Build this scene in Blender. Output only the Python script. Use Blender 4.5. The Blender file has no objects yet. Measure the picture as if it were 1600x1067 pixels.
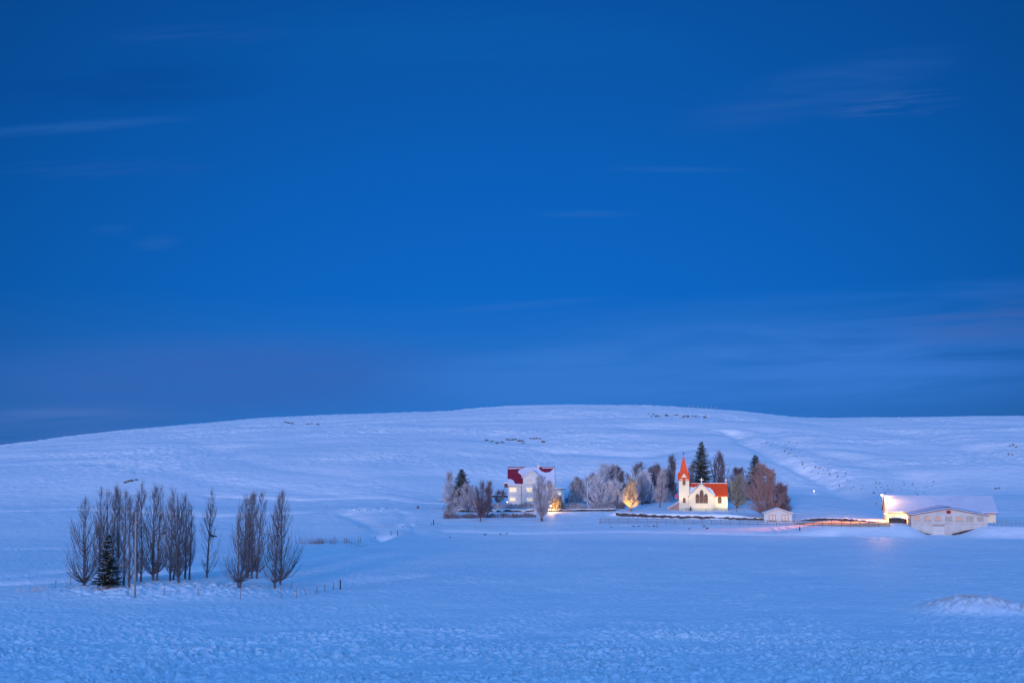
import bpy, bmesh, math, random
import numpy as np
from mathutils import Vector

R = math.radians
scene = bpy.context.scene
COL = scene.collection

# ------------------------------------------------------------------ camera
FPX = 2198.0                 # focal length in pixels of the 1600 px wide photograph
HC = 22.7                    # camera height over the low end of the field
PITCH = math.atan(171.5 / FPX)
cam_data = bpy.data.cameras.new('camera')
cam_data.sensor_width = 36.0
cam_data.lens = FPX / 1600.0 * 36.0
cam_data.clip_start = 0.5
cam_data.clip_end = 60000.0
cam = bpy.data.objects.new('camera', cam_data)
COL.objects.link(cam)
cam.location = (0, 0, HC)
cam.rotation_euler = (math.pi / 2 + PITCH, 0, 0)
scene.camera = cam

# ------------------------------------------------------------------ exposure
scene.view_settings.view_transform = 'Standard'
scene.view_settings.look = 'None'
scene.view_settings.exposure = 0.0
scene.view_settings.gamma = 1.0
scene.view_settings.use_curve_mapping = False

# ------------------------------------------------------------------ world: blue hour sky, after-glow behind the camera
world = bpy.data.worlds.new('World')
scene.world = world
world.use_nodes = True
wt = world.node_tree
wt.nodes.clear()


class NG:
    """small helper to write node graphs as expressions"""
    def __init__(self, tree):
        self.t = tree

    def new(self, kind, **kw):
        n = self.t.nodes.new(kind)
        for k, v in kw.items():
            setattr(n, k, v)
        return n

    def put(self, sock, v):
        if v is None:
            return
        if hasattr(v, 'links'):
            self.t.links.new(v, sock)
        elif isinstance(v, (tuple, list)) and len(v) == 3 and len(sock.default_value) == 4:
            sock.default_value = (*v, 1.0)
        else:
            sock.default_value = v

    def m(self, op, a, b=None, c=None, clamp=False):
        n = self.new('ShaderNodeMath', operation=op)
        n.use_clamp = clamp
        self.put(n.inputs[0], a)
        self.put(n.inputs[1], b)
        self.put(n.inputs[2], c)
        return n.outputs[0]

    def mix(self, f, a, b, blend='MIX'):
        n = self.new('ShaderNodeMix', data_type='RGBA', blend_type=blend)
        self.put(n.inputs[0], f)
        self.put(n.inputs[6], a)
        self.put(n.inputs[7], b)
        return n.outputs[2]

    def ramp(self, f, stops, interp='LINEAR'):
        n = self.new('ShaderNodeValToRGB')
        cr = n.color_ramp
        cr.interpolation = interp
        while len(cr.elements) < len(stops):
            cr.elements.new(0.5)
        for e, (p, c) in zip(cr.elements, stops):
            e.position = p
            e.color = (*c, 1.0) if len(c) == 3 else c
        self.put(n.inputs[0], f)
        return n.outputs[0]

    def smooth(self, v, lo, hi, a=0.0, b=1.0):
        n = self.new('ShaderNodeMapRange', interpolation_type='SMOOTHSTEP')
        self.put(n.inputs[0], v)
        n.inputs[1].default_value = lo
        n.inputs[2].default_value = hi
        n.inputs[3].default_value = a
        n.inputs[4].default_value = b
        return n.outputs[0]

    def noise(self, vec, scale, detail=3.0, rough=0.5, dist=0.0):
        n = self.new('ShaderNodeTexNoise')
        self.put(n.inputs['Vector'], vec)
        n.inputs['Scale'].default_value = scale
        n.inputs['Detail'].default_value = detail
        n.inputs['Roughness'].default_value = rough
        n.inputs['Distortion'].default_value = dist
        return n.outputs[0]

    def xyz(self, x, y, z):
        n = self.new('ShaderNodeCombineXYZ')
        self.put(n.inputs[0], x)
        self.put(n.inputs[1], y)
        self.put(n.inputs[2], z)
        return n.outputs[0]


def slope_of_row(row):
    return math.tan(PITCH + math.atan((533.5 - row) / FPX))


g = NG(wt)
tc = g.new('ShaderNodeTexCoord')
sep = g.new('ShaderNodeSeparateXYZ')
wt.links.new(tc.outputs['Generated'], sep.inputs[0])
dx, dy, dz = sep.outputs
front = g.ramp(dz, [(0.0, (0.030, 0.170, 0.57)), (0.05, (0.020, 0.164, 0.575)), (0.11, (0.0046, 0.136, 0.555)),
                    (0.18, (0.0036, 0.117, 0.495)), (0.26, (0.0031, 0.096, 0.41)), (0.33, (0.0027, 0.080, 0.35)),
                    (0.6, (0.02, 0.15, 0.54)), (1.0, (0.06, 0.31, 0.91))])
side = g.m('MULTIPLY', dx, dx)
dim = g.m('SUBTRACT', 1.0, g.m('MULTIPLY', side, 2.3), clamp=True)
dim = g.m('MAXIMUM', dim, 0.55)
front = g.mix(1.0, front, dim, 'MULTIPLY')
# thin clouds, placed by direction
yy = g.m('MAXIMUM', dy, 0.05)
u = g.m('DIVIDE', dx, yy)
v = g.m('DIVIDE', dz, yy)
nz = g.noise(g.xyz(g.m('MULTIPLY', u, 6.0), g.m('MULTIPLY', g.m('SUBTRACT', v, g.m('MULTIPLY', u, 0.05)), 70.0), 0.0), 1.0, 5.0, 0.55, 0.6)
nz2 = g.noise(g.xyz(g.m('MULTIPLY', u, 16.0), g.m('MULTIPLY', g.m('SUBTRACT', v, g.m('MULTIPLY', u, 0.07)), 260.0), 3.0), 1.0, 4.0, 0.6, 0.4)


def cloud(px, row, hw, hh, tilt, lo, hi, tex):
    cu, cv = (px - 800) / FPX, slope_of_row(row)
    du = g.m('SUBTRACT', u, cu)
    dv = g.m('SUBTRACT', g.m('SUBTRACT', v, cv), g.m('MULTIPLY', du, tilt))
    a = g.m('DIVIDE', du, hw / FPX)
    b = g.m('DIVIDE', dv, hh / FPX)
    d = g.m('SQRT', g.m('ADD', g.m('MULTIPLY', a, a), g.m('MULTIPLY', b, b)))
    body = g.smooth(d, 0.25, 1.15, 1.0, 0.0)
    return g.m('MULTIPLY', body, g.smooth(tex, lo, hi))


sky = front
for (px, row, hw, hh, tilt, lo, hi, tex, colr, amt) in [
        (330, 590, 480, 74, 0.02, 0.16, 0.50, nz, (0.034, 0.132, 0.465), 0.85),
        (60, 665, 300, 40, 0.03, 0.30, 0.60, nz, (0.050, 0.150, 0.470), 0.8),
        (1230, 570, 620, 100, 0.05, 0.15, 0.75, nz, (0.042, 0.190, 0.640), 0.95),
        (900, 595, 330, 62, 0.0, 0.10, 0.66, nz, (0.036, 0.186, 0.625), 0.85),
        (1560, 500, 200, 70, 0.02, 0.38, 0.62, nz, (0.045, 0.125, 0.42), 0.6),
        (100, 199, 210, 11, 0.075, 0.20, 0.55, nz2, (0.022, 0.132, 0.44), 0.42),
        (100, 645, 130, 8, 0.0, 0.2, 0.5, nz2, (0.06, 0.165, 0.50), 0.55),
        (1290, 140, 240, 46, 0.24, 0.20, 0.70, nz, (0.018, 0.112, 0.42), 0.75),
        (1400, 165, 120, 26, 0.1, 0.40, 0.65, nz2, (0.030, 0.120, 0.41), 0.6),
        (1060, 265, 130, 6, -0.01, 0.2, 0.5, nz2, (0.02, 0.135, 0.50), 0.32),
        (915, 335, 90, 7, 0.0, 0.2, 0.5, nz2, (0.02, 0.14, 0.51), 0.4),
        (240, 380, 42, 14, 0.1, 0.2, 0.5, nz2, (0.02, 0.125, 0.45), 0.38),
        (170, 358, 40, 9, 0.05, 0.2, 0.5, nz2, (0.016, 0.12, 0.44), 0.32),
        (820, 477, 170, 8, 0.08, 0.2, 0.55, nz2, (0.022, 0.15, 0.54), 0.4),
        (1250, 478, 520, 30, 0.07, 0.15, 0.65, nz, (0.013, 0.145, 0.545), 0.6),
        (740, 70, 430, 75, 0.0, 0.15, 0.7, nz, (0.0034, 0.104, 0.41), 0.6),
        (170, 135, 280, 50, 0.03, 0.15, 0.7, nz, (0.0021, 0.066, 0.305), 0.6),
        (300, 55, 160, 20, 0.02, 0.3, 0.6, nz2, (0.012, 0.095, 0.37), 0.5),
        (150, 265, 200, 20, 0.02, 0.35, 0.6, nz2, (0.012, 0.10, 0.40), 0.5)]:
    sky = g.mix(g.m('MULTIPLY', cloud(px, row, hw, hh, tilt, lo, hi, tex), amt), sky, colr)
back = g.ramp(dz, [(0.0, (0.24, 0.56, 1.30)), (0.2, (0.21, 0.58, 1.38)), (0.55, (0.19, 0.585, 1.46)), (1.0, (0.06, 0.31, 0.91))])
bf = g.smooth(dy, 0.12, -0.45)
bf = g.m('MULTIPLY', bf, g.smooth(dz, -0.08, 0.0))
sky = g.mix(bf, sky, back)
bg = g.new('ShaderNodeBackground')
g.put(bg.inputs[0], sky)
bg.inputs[1].default_value = 1.0
wo = g.new('ShaderNodeOutputWorld')
wt.links.new(bg.outputs[0], wo.inputs[0])

# ------------------------------------------------------------------ the last glow of the sun, low behind the camera
sun_data = bpy.data.lights.new('sun', 'SUN')
sun_data.energy = 2.15
sun_data.angle = R(7)
sun_data.color = (1.0, 0.72, 0.62)
sun = bpy.data.objects.new('sun', sun_data)
COL.objects.link(sun)
sun_dir = Vector((0.25, math.cos(R(5.2)), -math.sin(R(5.2))))       # direction the light travels
sun.rotation_euler = sun_dir.to_track_quat('-Z', 'Y').to_euler()
sun.location = (-200, -800, 200)

# ------------------------------------------------------------------ materials
MATS = {}


def mat(name, color, rough=0.7, vary=0.0, scale=2.0, metal=0.0, emit=None, emit_s=0.0, bump=0.0, bscale=8.0, spec=0.3):
    m_ = bpy.data.materials.new(name)
    m_.use_nodes = True
    t = m_.node_tree
    b = t.nodes['Principled BSDF']
    b.inputs['Roughness'].default_value = rough
    b.inputs['Metallic'].default_value = metal
    b.inputs['Specular IOR Level'].default_value = spec
    q = NG(t)
    obj_c = q.new('ShaderNodeTexCoord').outputs['Object']
    if vary:
        n = q.noise(obj_c, scale, 5.0, 0.6)
        lo = tuple(max(0, c * (1 - vary)) for c in color)
        hi = tuple(min(1, c * (1 + vary)) for c in color)
        q.put(b.inputs['Base Color'], q.ramp(n, [(0.3, lo), (0.7, hi)]))
    else:
        b.inputs['Base Color'].default_value = (*color, 1)
    if bump:
        bn = q.new('ShaderNodeBump')
        bn.inputs['Strength'].default_value = bump
        bn.inputs['Distance'].default_value = 0.05
        q.put(bn.inputs['Height'], q.noise(obj_c, bscale, 4.0, 0.6))
        t.links.new(bn.outputs[0], b.inputs['Normal'])
    if emit:
        b.inputs['Emission Color'].default_value = (*emit, 1)
        b.inputs['Emission Strength'].default_value = emit_s
    MATS[name] = m_
    return m_


mat('thin_snow', (0.50, 0.56, 0.70), 0.6, 0.10, 0.25, bump=0.4, bscale=1.0)
mat('roof_snow', (0.82, 0.85, 0.90), 0.6, 0.04, 1.0, bump=0.4, bscale=2.0)
mat('bark', (0.115, 0.104, 0.115), 0.9, 0.35, 1.5)
mat('twig_dark', (0.122, 0.116, 0.138), 0.9, 0.25, 0.6)
mat('twig_brown', (0.30, 0.215, 0.22), 0.9, 0.25, 0.4)
mat('twig_maroon', (0.15, 0.115, 0.145), 0.9, 0.25, 0.4)
mat('frost', (0.42, 0.43, 0.50), 0.8, 0.45, 0.45)
mat('frost_pale', (0.60, 0.62, 0.70), 0.8, 0.3, 0.45)
mat('frost_dark', (0.22, 0.205, 0.25), 0.8, 0.5, 0.4)
mat('frost_tan', (0.42, 0.36, 0.31), 0.8, 0.3, 0.5)
mat('frost_green', (0.29, 0.31, 0.29), 0.8, 0.3, 0.5)
mat('needles', (0.022, 0.034, 0.026), 0.8, 0.4, 1.2)
mat('needles_grey', (0.075, 0.085, 0.068), 0.8, 0.45, 1.2)
mat('needle_snow', (0.62, 0.66, 0.72), 0.7, 0.15, 2.0)
mat('white_wall', (0.50, 0.53, 0.55), 0.7, 0.06, 0.7)
mat('church_wall', (0.62, 0.57, 0.45), 0.65, 0.04, 0.6)
mat('barn_wall', (0.44, 0.45, 0.46), 0.8, 0.14, 0.5)
mat('concrete', (0.36, 0.36, 0.33), 0.9, 0.25, 1.0)
mat('plinth', (0.40, 0.42, 0.34), 0.9, 0.15, 1.0)
mat('red_roof', (0.68, 0.068, 0.008), 0.45, 0.10, 1.0)
mat('dark_red_roof', (0.17, 0.010, 0.030), 0.5, 0.15, 1.0)
mat('trim_red', (0.12, 0.03, 0.04), 0.6, 0.2, 1.0)
mat('brown_frame', (0.10, 0.05, 0.04), 0.7, 0.2, 3.0)
mat('wood_grey', (0.23, 0.21, 0.22), 0.9, 0.3, 3.0)
mat('wood_pale', (0.27, 0.255, 0.25), 0.9, 0.2, 3.0)
mat('wood_dark', (0.055, 0.045, 0.05), 0.9, 0.3, 3.0)
mat('stone_dark', (0.060, 0.052, 0.058), 0.95, 0.6, 1.4, bump=0.8, bscale=3.0)
mat('rock', (0.10, 0.09, 0.095), 0.95, 0.5, 0.8, bump=0.8, bscale=2.0)
mat('glass_brown', (0.085, 0.05, 0.04), 0.4, 0.3, 1.2, spec=0.2)
mat('glass_bar', (0.20, 0.14, 0.11), 0.7)
mat('pane_grey', (0.30, 0.29, 0.27), 0.2, 0.2, 0.8, spec=0.5)
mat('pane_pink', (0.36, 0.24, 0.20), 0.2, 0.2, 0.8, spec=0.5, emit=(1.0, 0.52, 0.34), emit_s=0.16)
mat('pane_lit', (0.6, 0.5, 0.3), 0.3, 0.15, 0.6, emit=(1.0, 0.86, 0.50), emit_s=0.5)
mat('pane_dusk', (0.50, 0.47, 0.42), 0.3, 0.15, 0.6)
mat('curtain', (0.62, 0.52, 0.44), 0.8, 0.15, 2.0)
mat('lamp_metal', (0.10, 0.10, 0.11), 0.5, metal=0.6)
mat('lamp_warm', (1, 0.8, 0.5), 0.5, emit=(1.0, 0.70, 0.45), emit_s=30.0)
mat('lamp_white', (1, 1, 1), 0.5, emit=(1.0, 0.90, 0.80), emit_s=14.0)
mat('lamp_amber', (1, 0.8, 0.5), 0.5, emit=(1.0, 0.55, 0.18), emit_s=10.0)
mat('flood_lens', (1, 0.9, 0.7), 0.5, emit=(1.0, 0.85, 0.6), emit_s=3.0)
mat('bird_black', (0.012, 0.012, 0.014), 0.6)
mat('painted_glow', (0.66, 0.43, 0.25), 0.9, 0.22, 0.5, bump=0.5, bscale=2.0)  # tan tint that paints the barn lamps' orange glow on snow
mat('grass_dry', (0.62, 0.55, 0.54), 0.9, 0.3, 0.8)
mat('reed', (0.26, 0.18, 0.16), 0.9, 0.3, 0.8)
mat('emblem_red', (0.30, 0.02, 0.03), 0.6)
mat('emblem_dark', (0.03, 0.008, 0.012), 0.6)
mat('white_paint', (0.85, 0.85, 0.85), 0.5)
mat('pink_red', (0.60, 0.06, 0.14), 0.6)


def snow_material():
    m_ = bpy.data.materials.new('snow')
    m_.use_nodes = True
    t = m_.node_tree
    q = NG(t)
    b = t.nodes['Principled BSDF']
    b.inputs['Roughness'].default_value = 0.6
    b.inputs['Specular IOR Level'].default_value = 0.25
    geo = q.new('ShaderNodeNewGeometry')
    pos = geo.outputs['Position']
    sp = q.new('ShaderNodeSeparateXYZ')
    t.links.new(pos, sp.inputs[0])
    n1 = q.noise(pos, 0.035, 4.0, 0.6)
    basec = q.ramp(n1, [(0.35, (0.76, 0.81, 0.89)), (0.65, (0.86, 0.87, 0.91))])
    # straws and heath that poke through on the hillside and the banks: a real colour of the ground, sparse
    n2 = q.noise(pos, 0.55, 6.0, 0.72)
    n3 = q.noise(pos, 0.018, 3.0, 0.6)
    hill = q.smooth(sp.outputs[1], 455.0, 560.0)
    patch = q.m('MULTIPLY', q.smooth(n2, 0.50, 0.72), q.smooth(n3, 0.36, 0.62))
    patch = q.m('MULTIPLY', patch, q.m('MULTIPLY', hill, 0.34))
    basec = q.mix(patch, basec, (0.46, 0.42, 0.42))
    q.put(b.inputs['Base Color'], basec)
    bn = q.new('ShaderNodeBump')
    bn.inputs['Strength'].default_value = 0.55
    bn.inputs['Distance'].default_value = 0.25
    h = q.m('ADD', q.noise(pos, 1.1, 4.0, 0.6), q.m('MULTIPLY', q.noise(pos, 0.16, 3.0, 0.55), 2.0))
    q.put(bn.inputs['Height'], h)
    t.links.new(bn.outputs[0], b.inputs['Normal'])
    return m_


MATS['snow'] = snow_material()

# ------------------------------------------------------------------ terrain function
RNG = np.random.RandomState(7)
PERM = RNG.permutation(512)
GR = RNG.rand(512) * 2 * math.pi
GX, GY = np.cos(GR), np.sin(GR)


def perlin(x, y, seed=0):
    x = np.asarray(x, float) + seed * 17.37
    y = np.asarray(y, float) + seed * 9.71
    xi, yi = np.floor(x).astype(np.int64), np.floor(y).astype(np.int64)
    xf, yf = x - xi, y - yi
    uu = xf * xf * xf * (xf * (xf * 6 - 15) + 10)
    vv = yf * yf * yf * (yf * (yf * 6 - 15) + 10)

    def gr(a, b, fx, fy):
        h = PERM[(PERM[a & 511] + b) & 511]
        return GX[h] * fx + GY[h] * fy
    n00, n10 = gr(xi, yi, xf, yf), gr(xi + 1, yi, xf - 1, yf)
    n01, n11 = gr(xi, yi + 1, xf, yf - 1), gr(xi + 1, yi + 1, xf - 1, yf - 1)
    return 1.5 * ((n00 * (1 - uu) + n10 * uu) * (1 - vv) + (n01 * (1 - uu) + n11 * uu) * vv)


def sstep(a, b, t):
    t = np.clip((np.asarray(t, float) - a) / (np.asarray(b, float) - a), 0, 1)
    return t * t * (3 - 2 * t)


def zrow(y, row):
    return HC + y * slope_of_row(row)


_py = [-6000, -300, -60, 0, 30, 60, 90]
_pz = [26, 26, 23.5, 20.9, 15.6, 9.9, 5.8]
for yk, rk in [(117, 1067), (164, 1002), (200, 938), (215, 920), (250, 888), (330, 842), (370, 815.5), (400, 797), (440, 784), (480, 773)]:
    _py.append(yk)
    _pz.append(zrow(yk, rk))
_dense = np.arange(-400, 1200, 1.0)
_dz = np.interp(_dense, _py, _pz)
_k = np.hanning(23)
_k /= _k.sum()
_dz = np.convolve(np.pad(_dz, 11, mode='edge'), _k, mode='valid')


def base_z(y):
    return np.interp(y, _dense, _dz)


RIDGE_Y, FOOT_Y = 760.0, 480.0
_ridge = [(-400, 740), (-120, 722), (0, 714), (16, 706), (33, 697), (60, 690), (100, 683), (200, 671.5), (300, 662), (400, 653.5), (500, 648), (600, 644.5),
          (700, 641.5), (740, 637.5), (800, 633.5), (900, 631.5), (1000, 632), (1080, 636), (1150, 640), (1200, 646), (1240, 651.5),
          (1300, 653), (1380, 651.5), (1450, 651), (1600, 648.5), (1800, 642), (2200, 640)]
_rx = np.array([(p - 800) / FPX * RIDGE_Y * 1.003 for p, _ in _ridge])
_rz = np.array([zrow(RIDGE_Y, r) for _, r in _ridge])
_rxd = np.arange(-600, 700, 2.0)
_rzd = np.interp(_rxd, _rx, _rz)
_k2 = np.hanning(9)
_k2 /= _k2.sum()
_rzd = np.convolve(np.pad(_rzd, 4, mode='edge'), _k2, mode='valid')

ZF = float(base_z(FOOT_Y))
TERR_Z = None            # churchyard terrace level, set below
CARVES = []              # (polyline, half width, depth, xmin, xmax, ymin, ymax)
MOUNDS = []


def seg_dist(x, y, pts):
    best = np.full(x.shape, 1e9)
    for (ax, ay), (bx, by) in zip(pts[:-1], pts[1:]):
        ux, uy = bx - ax, by - ay
        L2 = ux * ux + uy * uy
        t = np.clip(((x - ax) * ux + (y - ay) * uy) / L2, 0, 1)
        best = np.minimum(best, np.hypot(x - ax - t * ux, y - ay - t * uy))
    return best


def T(x, y):
    """ground height without the small tussocks"""
    x = np.atleast_1d(np.asarray(x, float))
    y = np.atleast_1d(np.asarray(y, float))
    fy = FOOT_Y - 62.0 * sstep(10, -55, x)
    z = base_z(np.minimum(y, fy))
    zr = np.interp(x, _rxd, _rzd)
    t = np.clip((y - fy) / (RIDGE_Y - fy), 0, 1)
    s = t * (1.22 - 0.22 * t)
    soft = sstep(-0.06, 0.22, t)
    z = z + (zr - base_z(fy)) * s * (0.35 + 0.65 * soft)
    over = np.maximum(y - RIDGE_Y, 0)
    fall = zr - 0.035 * over - 0.00018 * over * over
    far = np.maximum(fall, -6.0)
    far = far + 44.0 * np.exp(-((x + 560) / 215.0) ** 2 - ((y - 2000) / 330.0) ** 2)
    z = np.where(y > RIDGE_Y, far, z)
    # broad swells
    amp = sstep(150, 330, y) * (1 - sstep(900, 1500, y))
    hamp = sstep(470, 600, y) * (1 - 0.75 * sstep(690, 755, y)) * (1 - sstep(900, 1300, y))
    z = z + amp * 0.22 * perlin(x / 38, y / 24, 1) + hamp * (1.1 * perlin(x / 85, y / 42, 2) + 0.55 * perlin(x / 34, y / 16, 3))
    # terracettes that run along the slope
    z = z + hamp * 0.13 * np.sin((y + 9 * perlin(x / 60, y / 60, 5) + 0.10 * x) / 4.6) * sstep(-0.1, 0.5, perlin(x / 70, y / 40, 6))
    for kind, args in MOUNDS:
        if kind == 'gauss':
            cx, cy, sx, sy, h = args
            z = z + h * np.exp(-(((x - cx) / sx) ** 2 + ((y - cy) / sy) ** 2) ** 1.4)
        elif kind == 'terrace':                        # churchyard behind its retaining wall
            pts, lev, x0, x1 = args
            wy = np.interp(x, [p[0] for p in pts], [p[1] for p in pts])
            inside = sstep(-0.9, 0.0, y - wy - 0.55) * sstep(x0 - 3, x0, x) * (1 - sstep(x1 - 10, x1 + 4, x))
            z = z + inside * np.maximum(lev - z, 0) * 1.0
        elif kind == 'banks':                          # snow banks left and right of the barn driveway
            ox, oy, ca, sa, lev = args
            lx = (x - ox) * ca + (y - oy) * sa
            ly = -(x - ox) * sa + (y - oy) * ca
            w = sstep(-11, 0.0, ly) * np.maximum(sstep(-4.8, -10.5, lx), sstep(0.6, 9.5, lx)) * (1 - sstep(26, 40, np.abs(lx)))
            pit = sstep(-16, -2, ly) * (1 - sstep(0.5, 2.0, ly)) * (1 - np.maximum(sstep(-4.0, -8.0, lx), sstep(0.6, 8.0, lx)))
            z = z + w * np.maximum(lev - z, 0) + pit * (args[4] - 2.35 - z) * 0.9
    for pts, hw, dep, bx0, bx1, by0, by1 in CARVES:
        msk = (x > bx0) & (x < bx1) & (y > by0) & (y < by1)
        if msk.any():
            d = seg_dist(x[msk], y[msk], pts)
            z[msk] -= dep * np.exp(-(d / hw) ** 2)
    return z


def col_x(px, y, z=0.0):
    depth = y * math.cos(PITCH) + (z - HC) * math.sin(PITCH)
    return (px - 800.0) / FPX * depth


_ys = np.concatenate([np.arange(110, 500, 0.25), np.arange(500, 1000, 0.5)])


def ground_at(px, row):
    """the first point of the terrain on the line of sight through a pixel of the photograph"""
    zs = HC + _ys * slope_of_row(row)
    xs = (px - 800.0) / FPX * (_ys * math.cos(PITCH) + (zs - HC) * math.sin(PITCH))
    hit = np.nonzero(T(xs, _ys) >= zs)[0]
    i = hit[0] if len(hit) else len(_ys) - 1
    return Vector((xs[i], _ys[i], float(T(xs[i], _ys[i])[0])))


def on_ground(px, y):
    x = col_x(px, y, float(base_z(y)))
    return Vector((x, y, float(T(x, y)[0])))


def carve(pix, hw, dep):
    pts = [(p.x, p.y) for p in (ground_at(*q) for q in pix)]
    xs_, ys_ = [p[0] for p in pts], [p[1] for p in pts]
    m4 = hw * 3
    CARVES.append((pts, hw, dep, min(xs_) - m4, max(xs_) + m4, min(ys_) - m4, max(ys_) + m4))


# features of the ground ---------------------------------------------------
_c = on_ground(275, 212)
MOUNDS.append(('gauss', (_c.x, 210.5, 17.8, 10.0, 1.15)))
_c = on_ground(1500, 192)
MOUNDS.append(('gauss', (_c.x, 190.0, 5.4, 4.6, 1.35)))
_c = on_ground(1570, 190)
MOUNDS.append(('gauss', (_c.x + 4, 188.0, 11.0, 3.0, 0.85)))
WALL_PIX = [(963, 806), (985, 807.5), (1010, 808.8), (1060, 810.2), (1120, 811.5), (1193, 813)]
WALL_PTS = [(p.x, p.y) for p in (ground_at(*q) for q in WALL_PIX)]
CH = ground_at(1061, 796.0)
MOUNDS.append(('terrace', (WALL_PTS, float(base_z(399.0)) + 0.05, WALL_PTS[0][0], WALL_PTS[-1][0])))
BARN_ROT = R(-10.5)
BARN = ground_at(1483, 834.5)
MOUNDS.append(('banks', (BARN.x, BARN.y, math.cos(BARN_ROT), math.sin(BARN_ROT), BARN.z + 2.15)))
carve([(1146, 674), (1168, 690), (1190, 699), (1215, 715), (1262, 732), (1290, 750)], 5.5, 2.3)
carve([(1262, 735), (1300, 751), (1345, 779), (1385, 806)], 6.0, 1.8)
carve([(1195, 672), (1260, 700), (1330, 715), (1420, 745), (1560, 790)], 9.0, 1.3)
carve([(1400, 668), (1480, 690), (1600, 720)], 9.0, 1.2)
carve([(540, 803), (570, 815), (590, 826), (598, 836)], 2.6, 0.55)
carve([(600, 838), (560, 848), (510, 859), (450, 872), (380, 884), (250, 893), (60, 908), (-80, 914)], 2.8, 1.5)
carve([(-60, 858), (60, 857), (150, 858), (220, 860)], 4.0, 0.4)
carve([(-60, 905), (40, 897), (110, 890)], 2.5, 0.7)
carve([(-60, 800), (120, 795), (330, 806), (470, 800)], 3.0, 0.6)
carve([(330, 775), (480, 781), (600, 778), (690, 786)], 2.5, 0.5)
carve([(700, 829), (800, 833), (960, 830), (1120, 833), (1300, 836)], 2.2, 0.45)
_c = ground_at(632, 824)
MOUNDS.append(('gauss', (_c.x, _c.y + 6.0, 2.6, 9.0, 0.7)))
_c = ground_at(575, 800)
MOUNDS.append(('gauss', (_c.x, _c.y + 8.0, 9.0, 9.0, 0.45)))
carve([(655, 835), (640, 815), (632, 800)], 2.0, 0.4)
carve([(300, 690), (420, 730), (560, 745), (690, 742)], 6.0, 0.4)
carve([(0, 728), (150, 722), (330, 752), (520, 772)], 6.0, 0.4)
carve([(860, 706), (1000, 712), (1090, 700)], 5.0, 0.8)
carve([(455, 924), (500, 920), (560, 908), (640, 900)], 3.0, 0.55)


def micro(x, y):
    """tussocks and wind crust"""
    fld = sstep(90, 102, y) * (1 - 0.82 * sstep(145, 200, y)) * (1 - sstep(300, 345, y))
    wx = x + 0.5 * perlin(x / 2.1, y / 2.1, 21)
    wy = y + 0.5 * perlin(x / 2.1, y / 2.1, 22)
    tus = sstep(-0.04, 0.58, perlin(wx / 0.84, wy / 0.54, 11) + 0.25 * perlin(x / 9, y / 7, 12)) * np.clip(0.75 + 0.85 * perlin(x / 13, y / 9, 27), 0.1, 1.4)
    tus2 = perlin(wx / 0.62, wy / 0.7, 13)
    h = fld * (0.50 * tus + 0.08 * tus2 + 0.22 * perlin(x / 6.5, y / 4.5, 14))
    h = h + sstep(150, 210, y) * (1 - sstep(345, 380, y)) * (0.035 * perlin(x / 0.9, y / 1.3, 31) + 0.03 * perlin(x / 2.6, y / 1.8, 32))
    rough = np.zeros_like(x)
    for kind, a in MOUNDS:
        if kind == 'gauss':
            rough = np.maximum(rough, np.exp(-(((x - a[0]) / (a[2] * 1.05)) ** 2 + ((y - a[1]) / (a[3] * 1.15)) ** 2) ** 2))
    h = h + rough * (0.34 * perlin(wx / 1.0, wy / 1.2, 15) + 0.16 * perlin(wx / 0.45, wy / 0.5, 16))
    farm = sstep(330, 372, y) * (1 - sstep(455, 475, y))
    h = h + farm * (0.07 * perlin(x / 2.2, y / 2.2, 17) + 0.10 * perlin(x / 6, y / 5, 18))
    hill = sstep(465 - 70 * sstep(10, -55, x), 525, y) * (1 - sstep(1000, 1500, y))
    patch = 0.55 + 0.9 * perlin(x / 55, y / 35, 19)
    h = h + hill * 0.8 * np.clip(patch, 0.25, 1.0) * (0.36 * perlin(x / 3.2, y / 2.6, 20) + 0.26 * perlin(x / 1.5, y / 1.5, 23) + 0.26 * perlin(x / 9, y / 5, 24))
    return h


def mesh_from(name, verts, faces, smooth=False):
    me = bpy.data.meshes.new(name)
    verts = np.asarray(verts, np.float32)
    faces = np.asarray(faces, np.int32)
    k = faces.shape[1]
    me.vertices.add(len(verts))
    me.vertices.foreach_set('co', verts.ravel())
    me.loops.add(faces.size)
    me.loops.foreach_set('vertex_index', faces.ravel())
    me.polygons.add(len(faces))
    me.polygons.foreach_set('loop_start', np.arange(0, faces.size, k, dtype=np.int32))
    if smooth:
        me.polygons.foreach_set('use_smooth', np.ones(len(faces), bool))
    me.update(calc_edges=True)
    me.validate()
    return me


def build_ground():
    half = R(24)
    ang = np.concatenate([np.linspace(-math.pi, -half, 110, endpoint=False), np.linspace(-half, half, 1150, endpoint=False),
                          np.linspace(half, math.pi, 110, endpoint=False)])
    rad = np.concatenate([np.linspace(0.5, 96, 40, endpoint=False), np.linspace(96, 108, 16, endpoint=False), np.arange(108, 172, 0.26),
                          np.arange(172, 250, 0.42), np.arange(250, 330, 0.7), np.arange(330, 480, 0.5), np.arange(480, 800, 1.05),
                          np.geomspace(800, 25000, 70)])
    A, Rr = np.meshgrid(ang, rad)
    x = (np.sin(A) * Rr).ravel()
    y = (np.cos(A) * Rr).ravel()
    z = T(x, y) + micro(x, y)
    n, k = len(rad), len(ang)
    i = np.arange(n - 1)[:, None] * k
    j = np.arange(k)[None, :]
    j2 = (j + 1) % k
    f = np.stack([i + j, i + k + j, i + k + j2, i + j2], -1).reshape(-1, 4)
    me = mesh_from('ground', np.stack([x, y, z], -1), f[:, ::-1], smooth=True)
    me.materials.append(MATS['snow'])
    o = bpy.data.objects.new('ground', me)
    o['kind'] = 'structure'
    COL.objects.link(o)
    return o


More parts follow.
